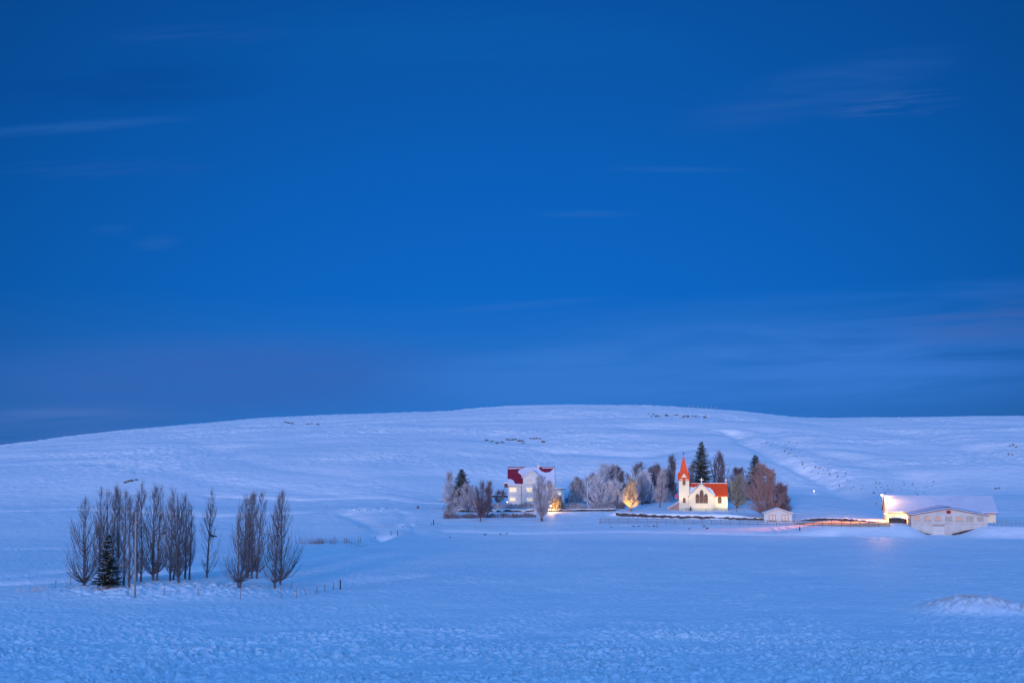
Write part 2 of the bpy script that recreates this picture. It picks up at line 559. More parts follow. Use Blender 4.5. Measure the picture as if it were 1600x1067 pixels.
build_ground()

# ------------------------------------------------------------------ object helpers


def tag(o, label=None, cat=None, group=None, kind=None):
    if label:
        o['label'] = label
    if cat:
        o['category'] = cat
    if group:
        o['group'] = group
    if kind:
        o['kind'] = kind
    return o


def thing(name, label, cat, loc, rz=0.0, group=None):
    o = bpy.data.objects.new(name, None)
    o.empty_display_size = 0.3
    COL.objects.link(o)
    o.location = loc
    o.rotation_euler = (0, 0, rz)
    return tag(o, label, cat, group, 'thing')


class MB:
    """collects shapes that become one mesh"""
    def __init__(self):
        self.v, self.f, self.mi = [], [], []

    def add(self, vs, fs, mi=0):
        o = len(self.v)
        self.v.extend([tuple(p) for p in vs])
        self.f.extend([tuple(i + o for i in q) for q in fs])
        self.mi.extend([mi] * len(fs))
        return self

    def box(self, x0, x1, y0, y1, z0, z1, mi=0):
        vs = [(x0, y0, z0), (x1, y0, z0), (x1, y1, z0), (x0, y1, z0), (x0, y0, z1), (x1, y0, z1), (x1, y1, z1), (x0, y1, z1)]
        return self.add(vs, [(3, 2, 1, 0), (4, 5, 6, 7), (0, 1, 5, 4), (1, 2, 6, 5), (2, 3, 7, 6), (3, 0, 4, 7)], mi)

    def prism(self, poly, y0, y1, axis='y', mi=0):
        """poly in (x, z) pushed along y (axis 'y'), in (y, z) along x (axis 'x') or in (x, y) along z (axis 'z')"""
        def p3(a, b, d):
            return {'y': (a, d, b), 'x': (d, a, b), 'z': (a, b, d)}[axis]
        n = len(poly)
        vs = [p3(a, b, y0) for a, b in poly] + [p3(a, b, y1) for a, b in poly]
        fs = [tuple(range(n)), tuple(range(2 * n - 1, n - 1, -1))]
        fs += [(i, i + n, (i + 1) % n + n, (i + 1) % n) for i in range(n)]
        return self.add(vs, fs, mi)

    def lathe(self, prof, c=(0, 0, 0), n=10, mi=0):
        vs, fs = [], []
        for r, z in prof:
            for k in range(n):
                a = 2 * math.pi * k / n
                vs.append((c[0] + r * math.cos(a), c[1] + r * math.sin(a), c[2] + z))
        for i in range(len(prof) - 1):
            for k in range(n):
                fs.append((i * n + k, i * n + (k + 1) % n, (i + 1) * n + (k + 1) % n, (i + 1) * n + k))
        fs.append(tuple(range(n - 1, -1, -1)))
        fs.append(tuple((len(prof) - 1) * n + k for k in range(n)))
        return self.add(vs, fs, mi)

    def tube(self, pts, r0, r1=None, n=6, mi=0):
        r1 = r0 if r1 is None else r1
        v, f = tubes(np.array([pts], float), np.array([np.linspace(r0, r1, len(pts))]), n)
        self.add(v, f, mi)
        k = len(pts)
        o = len(self.v) - k * n
        self.f.append(tuple(o + i for i in range(n)))
        self.f.append(tuple(o + (k - 1) * n + i for i in range(n - 1, -1, -1)))
        self.mi.extend([mi, mi])
        return self

    def build(self, name, mats, parent=None, smooth=False, loc=None):
        me = bpy.data.meshes.new(name)
        me.from_pydata(self.v, [], self.f)
        if not isinstance(mats, (list, tuple)):
            mats = [mats]
        for m_ in mats:
            me.materials.append(MATS[m_])
        me.polygons.foreach_set('material_index', self.mi)
        bm = bmesh.new()
        bm.from_mesh(me)
        bmesh.ops.recalc_face_normals(bm, faces=bm.faces)
        bm.to_mesh(me)
        bm.free()
        if smooth:
            me.polygons.foreach_set('use_smooth', [True] * len(me.polygons))
        me.update()
        o = bpy.data.objects.new(name, me)
        COL.objects.link(o)
        o.parent = parent
        if loc is not None:
            o.location = loc
        return o


def tubes(P, Rd, n=3):
    """P (m,k,3) paths, Rd (m,k) radii -> verts, quads"""
    m_, k, _ = P.shape
    D = np.gradient(P, axis=1)
    D /= np.linalg.norm(D, axis=2, keepdims=True) + 1e-9
    ref = np.where(np.abs(D[..., 2:3]) < 0.9, np.array([0, 0, 1.0]), np.array([1.0, 0, 0]))
    U = np.cross(D, ref)
    U /= np.linalg.norm(U, axis=2, keepdims=True) + 1e-9
    W = np.cross(D, U)
    a = np.arange(n) * 2 * math.pi / n
    V = P[:, :, None, :] + Rd[:, :, None, None] * (np.cos(a)[None, None, :, None] * U[:, :, None, :] + np.sin(a)[None, None, :, None] * W[:, :, None, :])
    idx = np.arange(m_ * k * n).reshape(m_, k, n)
    a0 = idx[:, :-1, :]
    a1 = np.roll(a0, -1, axis=2)
    b0 = idx[:, 1:, :]
    b1 = np.roll(b0, -1, axis=2)
    F = np.stack([a0, a1, b1, b0], -1).reshape(-1, 4)
    return V.reshape(-1, 3), F


def link_mesh(name, V, F, material, parent=None, smooth=False):
    me = mesh_from(name, V, F, smooth)
    me.materials.append(MATS[material])
    o = bpy.data.objects.new(name, me)
    COL.objects.link(o)
    o.parent = parent
    return o


# ------------------------------------------------------------------ trees


def bezier(p0, p1, p2, k):
    t = np.linspace(0, 1, k)[None, :, None]
    return (1 - t) ** 2 * p0[:, None] + 2 * t * (1 - t) * p1[:, None] + t * t * p2[:, None]


def bare_tree(name, label, cat, loc, H, prof, seed, stems=1, nbr=110, ntw=7, steep=1.6, trunk_r=0.16, br=0.045, tw=0.016,
              twlen=1.1, twig='twig_dark', bark='bark', lean=(0, 0), low=0.12, group=None, fork=0.0, tips=0.4, inner=0.55, clump=0.0, side=2, up=0.28):
    """prof: list of (height fraction, half width in metres) that outlines the crown"""
    rs = np.random.RandomState(seed)
    root = thing(name, label, cat, loc, 0.0, group)
    pt, pw = zip(*prof)
    stemP = []
    for s in range(stems):
        k = 10
        t = np.linspace(0, 1, k)
        hs = H * (1.0 if s == 0 else rs.uniform(0.82, 0.97))
        off = np.array([0, 0]) if s == 0 else rs.uniform(-1, 1, 2) * 0.25
        spread = rs.uniform(-1, 1, 2) * fork if stems > 1 else np.zeros(2)
        wob = np.cumsum(rs.normal(0, 0.045, (k, 2)), axis=0)
        wob -= wob[0]
        P = np.zeros((k, 3))
        P[:, :2] = off + wob + np.outer(t ** 0.8, spread) + np.outer(t, lean)
        P[:, 2] = -0.4 + t * (hs + 0.4)
        stemP.append(P)
    Vs, Fs, o = [], [], 0
    for s, P in enumerate(stemP):
        rr = trunk_r * (1 if s == 0 else 0.75) * (1 - np.linspace(0, 1, len(P))) ** 0.85 + 0.014
        v_, f_ = tubes(P[None], rr[None], 7)
        Vs.append(v_)
        Fs.append(f_ + o)
        o += len(v_)
    link_mesh('trunk', np.concatenate(Vs), np.concatenate(Fs), bark, root, True)
    # branches end on points spread through the crown outline
    te = low + (1 - low) * rs.rand(nbr) ** 0.85
    az = rs.rand(nbr) * 2 * math.pi
    wid = np.interp(te, pt, pw)
    rr = wid * (inner + (1 - inner) * rs.rand(nbr)) * (1 + 0.22 * np.sin(az * 2 + rs.rand() * 6 + te * 5) + rs.normal(0, 0.10, nbr))
    sid = rs.randint(0, stems, nbr)
    end = np.zeros((nbr, 3))
    start = np.zeros((nbr, 3))
    for i in range(nbr):
        P = stemP[sid[i]]
        ze = min(te[i] * H, P[-1, 2] + 0.35)
        zs = max(low * H * 0.55 + 0.1 * rs.rand(), ze - steep * rr[i] - 0.03 * H * rs.rand() - 0.2)
        zs = min(zs, P[-1, 2] * 0.97)
        sx = np.interp(zs, P[:, 2], P[:, 0])
        sy = np.interp(zs, P[:, 2], P[:, 1])
        ex = np.interp(min(ze, P[-1, 2]), stemP[0][:, 2], stemP[0][:, 0])
        ey = np.interp(min(ze, P[-1, 2]), stemP[0][:, 2], stemP[0][:, 1])
        start[i] = (sx, sy, zs)
        end[i] = (ex + rr[i] * math.cos(az[i]), ey + rr[i] * math.sin(az[i]), ze)
    if clump:
        cen = end[rs.permutation(nbr)[:max(7, nbr // 9)]]
        near = np.argmin(((end[:, None] - cen[None]) ** 2 * np.array([1, 1, 1.6])).sum(-1), axis=1)
        gone = cen[near] - end
        end = end + gone * clump * rs.uniform(0.3, 1.0, (nbr, 1))
        end[:, 2] = np.maximum(end[:, 2], 0.4)
    midp = start + (end - start) * np.array([0.72, 0.72, 0.36])[None] + rs.normal(0, 0.05, (nbr, 3)) * (rr[:, None] + 0.3)
    B = bezier(start, midp, end, 6)
    jit = rs.normal(0, 0.035, B.shape) * (np.linalg.norm(end - start, axis=1)[:, None, None] * 0.5)
    jit[:, 0] = 0
    B = B + jit
    bl = np.linalg.norm(end - start, axis=1)
    b0 = br * np.clip(bl / 2.5, 0.5, 1.3)
    Rb = b0[:, None] * np.linspace(1, 0.35, 6)[None]
    V1, F1 = tubes(B, Rb, 4)
    # twigs
    n2 = nbr * ntw
    bi = np.repeat(np.arange(nbr), ntw)
    st = tips + (1 - tips) * rs.rand(n2)
    fi = st * 5
    i0 = np.minimum(fi.astype(int), 4)
    fr = (fi - i0)[:, None]
    p0 = B[bi, i0] * (1 - fr) + B[bi, i0 + 1] * fr
    dr = B[bi, i0 + 1] - B[bi, i0]
    dr /= np.linalg.norm(dr, axis=1, keepdims=True) + 1e-9
    rnd = rs.normal(0, 1, (n2, 3))
    rnd /= np.linalg.norm(rnd, axis=1, keepdims=True)
    d2 = dr * 0.75 + rnd * (0.75 - 0.45 * up) + np.array([0, 0, up])
    d2 /= np.linalg.norm(d2, axis=1, keepdims=True)
    ln = twlen * (0.45 + 0.75 * rs.rand(n2))
    p2 = p0 + d2 * ln[:, None]
    p2[:, 2] = np.maximum(p2[:, 2], 0.15)
    p1 = p0 + d2 * ln[:, None] * 0.5 + rs.normal(0, 0.06, (n2, 3)) * ln[:, None]
    tw_p = np.stack([p0, p1, p2], 1)
    V2, F2 = tubes(tw_p, np.repeat([[tw, tw * 0.85, tw * 0.5]], n2, 0), 3)
    # short side twigs
    n3 = n2 * side
    ti = np.repeat(np.arange(n2), side)
    q = rs.rand(n3)[:, None]
    a0 = p0[ti] * (1 - q) + p2[ti] * q
    rnd = rs.normal(0, 1, (n3, 3))
    rnd /= np.linalg.norm(rnd, axis=1, keepdims=True)
    d3 = d2[ti] * 0.7 + rnd * (0.9 - 0.6 * up)
    d3 /= np.linalg.norm(d3, axis=1, keepdims=True)
    a1 = a0 + d3 * (ln[ti] * (0.3 + 0.3 * rs.rand(n3)))[:, None]
    a1[:, 2] = np.maximum(a1[:, 2], 0.1)
    V3, F3 = tubes(np.stack([a0, a1], 1), np.repeat([[tw * 0.75, tw * 0.45]], n3, 0), 3)
    V = np.concatenate([V1, V2, V3])
    F = np.concatenate([F1, F2 + len(V1), F3 + len(V1) + len(V2)])
    link_mesh('crown', V, F, twig, root)
    return root


def spruce(name, label, cat, loc, H, W, seed, needle='needles', snow=0.3, first=0.08, trunk_r=0.16, lean=(0, 0), ragged=0.25, taper=0.70):
    rs = np.random.RandomState(seed)
    root = thing(name, label, cat, loc, 0.0)
    t = np.linspace(0, 1, 8)
    P = np.zeros((8, 3))
    P[:, 0] = lean[0] * t ** 0.6
    P[:, 1] = lean[1] * t
    P[:, 2] = -0.3 + t * (H + 0.3)
    v_, f_ = tubes(P[None], (trunk_r * (1 - t) + 0.012)[None], 7)
    link_mesh('trunk', v_, f_, 'bark', root, True)
    V, F, S, SF = [], [], [], []

    def kite(Vl, Fl, a, b, w, up):
        d = b - a
        sd = np.cross(d, up)
        sd /= np.linalg.norm(sd) + 1e-9
        m1 = a + d * 0.45
        o = len(Vl)
        Vl.extend([a, m1 + sd * w - up * 0.04, b, m1 - sd * w - up * 0.04])
        Fl.append((o, o + 1, o + 2, o + 3))

    nl = max(14, int(H / 0.42))
    for i in range(nl):
        f = first + (1 - first) * (i / nl) ** 0.92
        z = f * H
        wl = W * ((1 - f) / (1 - first)) ** taper * rs.uniform(1 - ragged, 1.0 + ragged * 0.3) + 0.10
        nb = int(7 + 7 * (1 - f))
        for b in range(nb):
            az = 2 * math.pi * (b + rs.rand() * 0.9) / nb
            L = wl * rs.uniform(0.65, 1.08)
            bs = snow * 2.2 if rs.rand() < 0.42 else snow * 0.15
            cx, cy = np.interp(z, P[:, 2], P[:, 0]), np.interp(z, P[:, 2], P[:, 1])
            zz = z + rs.uniform(-0.18, 0.18)
            out = np.array([math.cos(az), math.sin(az), 0])
            a = np.array([cx, cy, zz])
            droop = -0.30 * (1 - f) + 0.22 * f
            e = a + out * L + np.array([0, 0, L * droop + rs.uniform(-.08, .08)])
            mdl = (a + e) / 2 + np.array([0, 0, -0.04 * L])
            tip = e + np.array([0, 0, 0.10 * L])
            up = np.array([0, 0, 1.0])
            kite(V, F, a, mdl, 0.10 * L + 0.05, up)
            sdv = np.array([-out[1], out[0], 0])
            ns = int(6 + L * 3.5)
            for s in range(ns):
                q = (s + 0.5) / ns
                base = a * (1 - q) ** 2 + 2 * mdl * q * (1 - q) + tip * q * q
                for sg in (-1, 1):
                    l2 = (0.22 + 0.34 * L * (1 - 0.75 * q) * 0.75 + 0.08) * rs.uniform(0.7, 1.2)
                    d = out * 0.75 + sdv * sg * rs.uniform(0.5, 1.0) + np.array([0, 0, rs.uniform(-0.55, 0.10)])
                    d /= np.linalg.norm(d)
                    b2 = base + d * l2
                    kite(V, F, base, b2, 0.055 + 0.05 * l2, np.array([0, 0, 1.0]) + rs.normal(0, .45, 3))
                    if rs.rand() < bs * (0.6 + 0.8 * q):
                        off = np.array([0, 0, 0.05])
                        kite(S, SF, base + off, base + d * l2 * 0.8 + off, 0.06 + 0.05 * l2, np.array([0, 0, 1.0]))
    V.append(P[-1] + np.array([0, 0, 0.0]))
    link_mesh('crown', np.array(V), np.array(F), needle, root)
    if S:
        link_mesh('snow', np.array(S), np.array(SF), 'needle_snow', root)
    return root


# the poplar grove on its mound -------------------------------------------
ROWS_G = 'bare poplars of the grove on the mound'
POPLAR = [(0.10, 0.5), (0.2, 1.05), (0.35, 1.0), (0.6, 0.75), (0.85, 0.45), (1.0, 0.12)]


def scaled(prof, w):
    m_ = max(b for _, b in prof)
    return [(a, b / m_ * w) for a, b in prof]


grove = [
    # px, base row, top row, half width, stems, branches, lean (m), low, label
    (164, 908, 769, 1.4, 1, 90, 0.1, 0.16, 'bare poplar between the thick-stemmed one and the spruce top'),
    (213, 910, 772, 1.3, 1, 80, 0.0, 0.16, 'thin bare poplar half hidden behind the utility pole'),
    (289, 905, 776, 1.5, 1, 80, 0.0, 0.15, 'bare poplar just left of the short thin one'),
    (393, 904, 774, 1.6, 1, 100, 0.1, 0.12, 'bare poplar between the back and leaning trees of the right-hand cluster'),
    (131, 916, 781, 3.1, 2, 150, 0.1, 0.07, 'leftmost bare poplar of the grove, its low branches sweeping wide to the left'),
    (155, 909, 765, 1.5, 1, 120, 0.0, 0.16, 'tall thick-stemmed bare poplar rising behind the left side of the dark spruce'),
    (174, 911, 764, 1.5, 1, 110, 0.4, 0.16, 'tall bare poplar rising directly behind the top of the dark spruce'),
    (184, 911, 761, 1.5, 2, 130, 0.2, 0.16, 'tall double-stemmed bare poplar just right of the dark spruce'),
    (193, 914, 770, 1.3, 1, 90, 0.1, 0.18, 'slim bare poplar, second to the left of the utility pole'),
    (202, 918, 778, 1.4, 1, 90, -0.2, 0.12, 'bare poplar standing immediately left of the utility pole'),
    (220, 911, 757, 1.5, 1, 100, -0.15, 0.15, 'tallest bare poplar, straight trunk immediately right of the utility pole'),
    (240, 907, 759, 2.7, 2, 150, 0.0, 0.10, 'wide bare poplar with low flaring branches, second to the right of the pole'),
    (245, 907, 762, 1.6, 1, 90, 0.4, 0.14, 'bare poplar closely twinned with the wide low-branched one right of the pole'),
    (266, 907, 777, 1.6, 1, 90, -0.1, 0.14, 'bare poplar left of the thick pale trunk in the middle of the grove'),
    (279, 912, 765, 2.3, 2, 150, -0.5, 0.13, 'dense bare poplar with a thick pale trunk nearest the middle of the grove'),
    (270, 906, 776, 1.7, 1, 90, 1.6, 0.16, 'leaning bare poplar behind the thick pale trunk in mid grove'),
    (296, 906, 793, 1.0, 1, 65, 0.15, 0.18, 'short thin bare poplar at the right edge of the main cluster'),
    (323, 903, 770, 1.6, 1, 85, 0.4, 0.10, 'lone slender bare poplar standing in the gap between the two clusters'),
    (375, 918, 773, 2.6, 2, 160, 0.3, 0.09, 'front left poplar of the right-hand cluster, its branches fanning out low'),
    (387, 903, 771, 1.7, 2, 120, 0.2, 0.12, 'bare poplar in the back of the right-hand cluster, close behind the fanned one'),
    (401, 904, 770, 1.8, 1, 110, 0.7, 0.12, 'bare poplar leaning right in the middle of the right-hand cluster'),
    (429, 919, 777, 2.3, 1, 110, 0.45, 0.10, 'left one of the two poplars at the right end of the grove'),
    (438, 914, 770, 2.5, 1, 140, 0.3, 0.08, 'rightmost bare poplar of the grove with branches sweeping right'),
]
for i, (px, row, top, hw, st, nb, ln, low, lab) in enumerate(grove):
    p = ground_at(px, row)
    H = (zrow(p.y, top) - p.z)
    hw *= 1.25
    prof = [(low, hw * 0.45), (low + 0.07, hw * 0.75), (low + 0.17, hw), (0.45, hw * 0.92), (0.65, hw * 0.74), (0.85, hw * 0.48), (1.0, 0.15)]
    bare_tree('poplar_tree', lab, 'tree', p, H, prof, 100 + i, stems=st, nbr=int(nb * 0.80), ntw=6, up=0.6, steep=2.0, trunk_r=0.17 if st == 1 else 0.16,
              br=0.034, tw=0.0108, twlen=1.1, side=1, lean=(ln, 0), low=low, group=ROWS_G, fork=0.55, bark='bark')

p = ground_at(170, 919)
spruce('spruce_tree', 'dark green spruce lightly dusted with snow at the foot of the poplar grove', 'tree', p, zrow(p.y, 832) - p.z, 2.75, 5,
       snow=0.30, first=0.10, trunk_r=0.13, lean=(-0.35, 0), ragged=0.42, taper=0.95)
p = ground_at(183, 915)
bare_tree('frosty_shrub', 'pale frosty shrub leaning on the right side of the dark spruce in the grove', 'shrub', p, 3.9,
          [(0.1, 0.5), (0.5, 1.3), (0.8, 1.3), (1, 0.5)], 61, stems=3, nbr=45, ntw=6, steep=0.9, trunk_r=0.05, br=0.03, tw=0.02, twlen=0.6,
          twig='frost_pale', fork=1.0, low=0.2, lean=(-0.6, 0))

# the utility pole and the birds
p = ground_at(211, 933)
H = zrow(p.y, 800) - p.z
t_ = thing('utility_pole', 'weathered wooden utility pole standing in front of the poplar grove', 'pole', p)
MB().tube([(0, 0, -0.6), (-0.12, 0, H)], 0.145, 0.105, 10).build('shaft', 'wood_pale', t_, True)
MB().lathe([(0.05, 0), (0.10, 0.04), (0.10, 0.14), (0.13, 0.18), (0.10, 0.30), (0.03, 0.34)], (-0.12, 0, H)).build('insulator', 'lamp_metal', t_, True)
MB().box(-0.20, 0.12, -0.24, -0.09, H - 1.65, H - 1.30).lathe([(0.06, 0), (0.12, 0.05), (0.10, 0.2), (0.04, 0.24)], (0.14, -0.14, H - 1.50)).build('bracket', 'lamp_metal', t_)


def bird(px, row, y, size, flip, lab):
    p_ = Vector((col_x(px, y, zrow(y, row)), y, zrow(y, row)))
    bm = bmesh.new()
    # one skin: tail, body, neck, head, beak
    rings = [(-1.0, 0.02, 0.00, 0.10), (-0.55, 0.05, 0.08, 0.12), (-0.30, 0.20, 0.10, 0.17), (0.0, 0.27, 0.16, 0.24), (0.28, 0.24, 0.26, 0.22),
             (0.42, 0.14, 0.40, 0.15), (0.52, 0.14, 0.50, 0.15), (0.64, 0.09, 0.52, 0.09), (0.70, 0.03, 0.50, 0.035), (0.84, 0.01, 0.46, 0.01)]
    prev = None
    for (a, w, z, h) in rings:
        ring = [bm.verts.new((a * size * flip, w * size * math.cos(q), (z + h * math.sin(q)) * size)) for q in [k * math.pi / 4 for k in range(8)]]
        if prev:
            for k in range(8):
                bm.faces.new((prev[k], prev[(k + 1) % 8], ring[(k + 1) % 8], ring[k]))
        else:
            bm.faces.new(ring)
        prev = ring
    bm.faces.new(prev)
    for s_ in (-1, 1):                                   # legs
        vs = [bm.verts.new((0.03 * size * flip + a * size, s_ * 0.1 * size, z * size)) for a, z in ((-.02, 0.0), (.02, 0.0), (.02, -0.22), (-.02, -0.22))]
        bm.faces.new(vs)
    bmesh.ops.recalc_face_normals(bm, faces=bm.faces)
    me = bpy.data.meshes.new('bird')
    bm.to_mesh(me)
    bm.free()
    me.materials.append(MATS['bird_black'])
    o = bpy.data.objects.new('bird', me)
    COL.objects.link(o)
    o.location = p_
    tag(o, lab, 'bird')


bird(256.5, 834, ground_at(266, 907).y - 0.6, 0.62, 1, 'small black bird perched among twigs near the middle of the grove')
bird(331, 838, ground_at(323, 903).y, 0.85, -1, 'black long-tailed bird perched on the lone slender poplar')

# ------------------------------------------------------------------ church


def pointed(x0, x1, z0, zs, zt, n=6):
    """lancet outline: straight sides to zs, pointed arch to zt"""
    xm, hw = (x0 + x1) / 2, (x1 - x0) / 2
    right = [(xm + hw * math.cos(k / n * math.pi / 2) ** 0.9, zs + (zt - zs) * math.sin(k / n * math.pi / 2) ** 0.95 if k else zs) for k in range(n)]
    left = [(2 * xm - a, b) for a, b in reversed(right)]
    return [(x0, z0), (x1, z0)] + right + [(xm, zt)] + left


def grow(poly, d):
    cx = sum(a for a, _ in poly) / len(poly)
    cz = sum(b for _, b in poly) / len(poly)
    out = []
    for a, b in poly:
        l_ = math.hypot(a - cx, b - cz)
        out.append((cx + (a - cx) * (l_ + d) / l_, cz + (b - cz) * (l_ + d) / l_))
    return out


CH_ROT = R(-4)
_cy = ground_at(1061, 796).y
CH = Vector((col_x(1061, 399.5, 6), 399.5, 0))
CH.z = zrow(399.5, 796.5)
ch = thing('church', 'small white floodlit church with red roof, pointed red spire and a big gothic window', 'church', CH, CH_ROT)
# nave
nave = MB()
nave.prism([(0.0, -1.5), (7.0, -1.5), (7.0, 4.0), (3.5, 7.25), (0.0, 4.0)], 2.9, 13.6, 'x')
nave.build('nave', 'church_wall', ch)
MB().box(2.95, 13.66, -0.06, 7.06, -1.6, 0.55).build('plinth', 'plinth', ch)


def roof_x(mb, x0, x1, ya, za, yb, zb, th=0.14):
    """one slope between (ya, za) eave and (yb, zb) ridge along x"""
    mb.prism([(ya, za), (yb, zb), (yb, zb + th), (ya, za + th)], x0, x1, 'x')


def roof_y(mb, y0, y1, xa, za, xb, zb, th=0.14):
    mb.prism([(xa, za), (xb, zb), (xb, zb + th), (xa, za + th)], y0, y1, 'y')


rf = MB()
roof_x(rf, 2.9, 13.75, -0.30, 3.76, 3.5, 7.28)
roof_x(rf, 2.9, 13.75, 7.30, 3.76, 3.5, 7.281)
rfo = rf.build('roof', 'red_roof', ch)
MB().prism([(3.42, 7.40), (3.58, 7.40), (3.58, 7.50), (3.42, 7.50)], 2.9, 13.75, 'x').build('ridge', 'roof_snow', rfo)


def slab_on_roof(mb, pts, f, th):
    """pts in roof coordinates (x, s); f maps them to 3-D; a slab with thickness th and a rounded upper rim"""
    n = len(pts)
    cx = sum(a for a, _ in pts) / n
    cs = sum(b for _, b in pts) / n
    lo = [f(a, b, 0.005) for a, b in pts]
    hi = [f(cx + (a - cx) * 0.97, cs + (b - cs) * 0.97, th) for a, b in pts]
    fs = [tuple(range(n)), tuple(range(2 * n - 1, n - 1, -1))] + [(i, i + n, (i + 1) % n + n, (i + 1) % n) for i in range(n)]
    mb.add(lo + hi, fs)


def ch_roof(x, s, h):
    return (x, -0.30 + 3.8 * s, 3.76 + 3.52 * s + 0.14 + h)


sn = MB()
slab_on_roof(sn, [(2.95, 0.02), (2.95, 0.66), (3.6, 0.70), (4.2, 0.63), (4.9, 0.72), (5.4, 0.6), (5.2, 0.02)], ch_roof, 0.12)
slab_on_roof(sn, [(7.4, 0.45), (7.6, 0.72), (8.1, 0.66), (8.9, 0.60), (9.6, 0.44), (9.9, 0.20), (10.2, 0.12), (10.0, 0.01), (8.6, 0.01)], ch_roof, 0.12)
sn.build('roof_snow', 'roof_snow', rfo)
# transept with the big window
tr = MB()
tr.prism([(2.85, -1.5), (9.75, -1.5), (9.75, 4.05), (6.3, 7.42), (2.85, 4.05)], -1.2, 3.4, 'y')
tr.build('transept', 'church_wall', ch)
MB().box(2.80, 9.80, -1.26, -0.08, -1.6, 0.55).build('plinth', 'plinth', ch)
trr = MB()
roof_y(trr, -1.42, 3.4, 2.50, 3.71, 6.3, 7.44, 0.10)
roof_y(trr, -1.42, 3.4, 10.10, 3.71, 6.3, 7.441, 0.10)
trro = trr.build('transept_roof', 'trim_red', ch)
trs = MB()
roof_y(trs, -1.28, 3.4, 2.56, 3.86, 6.3, 7.55, 0.10)
roof_y(trs, -1.28, 3.4, 10.04, 3.86, 6.3, 7.551, 0.10)
trs.build('roof_snow', 'roof_snow', trro)


def cross(name, x, y, z, h, w, t, parent, m_='white_paint'):
    MB().box(x - t, x + t, y - t, y + t, z, z + h).box(x - w, x - t, y - t, y + t, z + h * 0.58, z + h * 0.58 + 2 * t).box(x + t, x + w, y - t, y + t, z + h * 0.58, z + h * 0.58 + 2 * t).build(name, m_, parent)


cross('cross', 6.3, -1.3, 7.50, 1.55, 0.55, 0.09, ch)
cross('cross', 13.5, 3.5, 7.45, 1.35, 0.34, 0.05, ch)


def church_window(polys, y, parent, bars_x=(), bars_z=(), xr=None, zr=None):
    fr = MB()
    for q in polys:
        fr.prism(grow(q, 0.12), y - 0.02, y + 0.05, 'y')
    fo = fr.build('window', 'church_wall', parent)
    pn = MB()
    for q in polys:
        pn.prism(q, y - 0.035, y - 0.022, 'y')
    pn.build('pane', 'glass_brown', fo)
    br_ = MB()
    for bx in bars_x:
        br_.box(bx - 0.028, bx + 0.028, y - 0.060, y - 0.036, zr[0], zr[1])
    for bz in bars_z:
        br_.box(xr[0], xr[1], y - 0.075, y - 0.061, bz - 0.028, bz + 0.028)
    br_.build('glazing_bar', 'glass_bar', fo)
    return fo


church_window([pointed(4.58, 5.68, 1.95, 3.55, 4.6), pointed(5.74, 6.86, 1.95, 4.55, 5.7), pointed(6.92, 8.02, 1.95, 3.55, 4.6)], -1.22, ch,
              (5.05, 5.39, 6.13, 6.47, 7.21, 7.55), (2.5, 2.95, 3.4), (4.72, 7.88), (2.06, 3.45))
church_window([pointed(10.9, 11.95, 1.85, 3.1, 3.9)], -0.02, ch, (11.4,), (2.4, 2.9), (10.95, 11.85), (1.97, 3.5))
# tower
tw_ = MB()
TX0, TX1, TY0, TY1 = 0.0, 2.9, -0.6, 2.3
tw_.box(TX0, TX1, TY0, TY1, -1.5, 8.35)
tower = tw_.build('tower', 'church_wall', ch)
MB().box(TX0 - 0.06, TX1 - 0.0, TY0 - 0.06, TY1 + 0.06, -1.6, 0.55).build('plinth', 'plinth', ch)
xm, ym = (TX0 + TX1) / 2, (TY0 + TY1) / 2
gb = MB()
gb.prism([(TX0 + 0.06, 8.352), (TX1 - 0.06, 8.352), (xm, 10.35)], TY0 - 0.03, TY1 + 0.03, 'y')
gb.prism([(TY0 + 0.06, 8.352), (TY1 - 0.06, 8.352), (ym, 10.345)], TX0 - 0.03, TX1 + 0.03, 'x')
gb.build('gable', 'church_wall', ch)
gr = MB()
for (a, b) in ((TX0 - 0.1, xm), (TX1 + 0.1, xm)):
    roof_y(gr, TY0 - 0.16, TY1 + 0.16, a, 8.22, b, 10.42 + (0.001 if a > 1 else 0), 0.10)
for (a, b) in ((TY0 - 0.1, ym), (TY1 + 0.1, ym)):
    roof_x(gr, TX0 - 0.16, TX1 + 0.16, a, 8.215, b, 10.415 + (0.001 if a > 1 else 0), 0.10)
gr.build('gable_roof', 'red_roof', ch)
sp_ = MB()
lv = [(1.62, 8.7), (1.30, 9.7), (1.02, 10.8), (0.62, 12.8), (0.06, 15.2)]
vs, fs = [], []
for hw, z in lv:
    vs += [(xm - hw, ym - hw, z), (xm + hw, ym - hw, z), (xm + hw, ym + hw, z), (xm - hw, ym + hw, z)]
for i in range(len(lv) - 1):
    for k in range(4):
        fs.append((i * 4 + k, i * 4 + (k + 1) % 4, i * 4 + 4 + (k + 1) % 4, i * 4 + 4 + k))
fs += [(3, 2, 1, 0), tuple(16 + k for k in range(4))]
sp_.add(vs, fs)
for sx in (-1, 1):
    for sy in (-1, 1):
        sp_.lathe([(0.20, 0), (0.20, 0.7), (0.02, 1.5)], (xm + sx * 1.38, ym + sy * 1.38, 8.6), 6)
spo = sp_.build('spire', 'red_roof', ch)
MB().lathe([(0.05, 0), (0.05, 0.45), (0.17, 0.55), (0.21, 0.70), (0.17, 0.85), (0.04, 0.95), (0.03, 1.15)], (xm, ym, 15.1), 10).build('finial', 'trim_red', spo, True)
church_window([pointed(1.05, 1.42, 6.95, 8.2, 8.75), pointed(1.48, 1.85, 6.95, 8.2, 8.75), [(1.30, 8.75), (1.45, 8.5), (1.60, 8.75), (1.45, 9.15)]], TY0 - 0.035, ch, (), (7.4,), (1.05, 1.85), None)
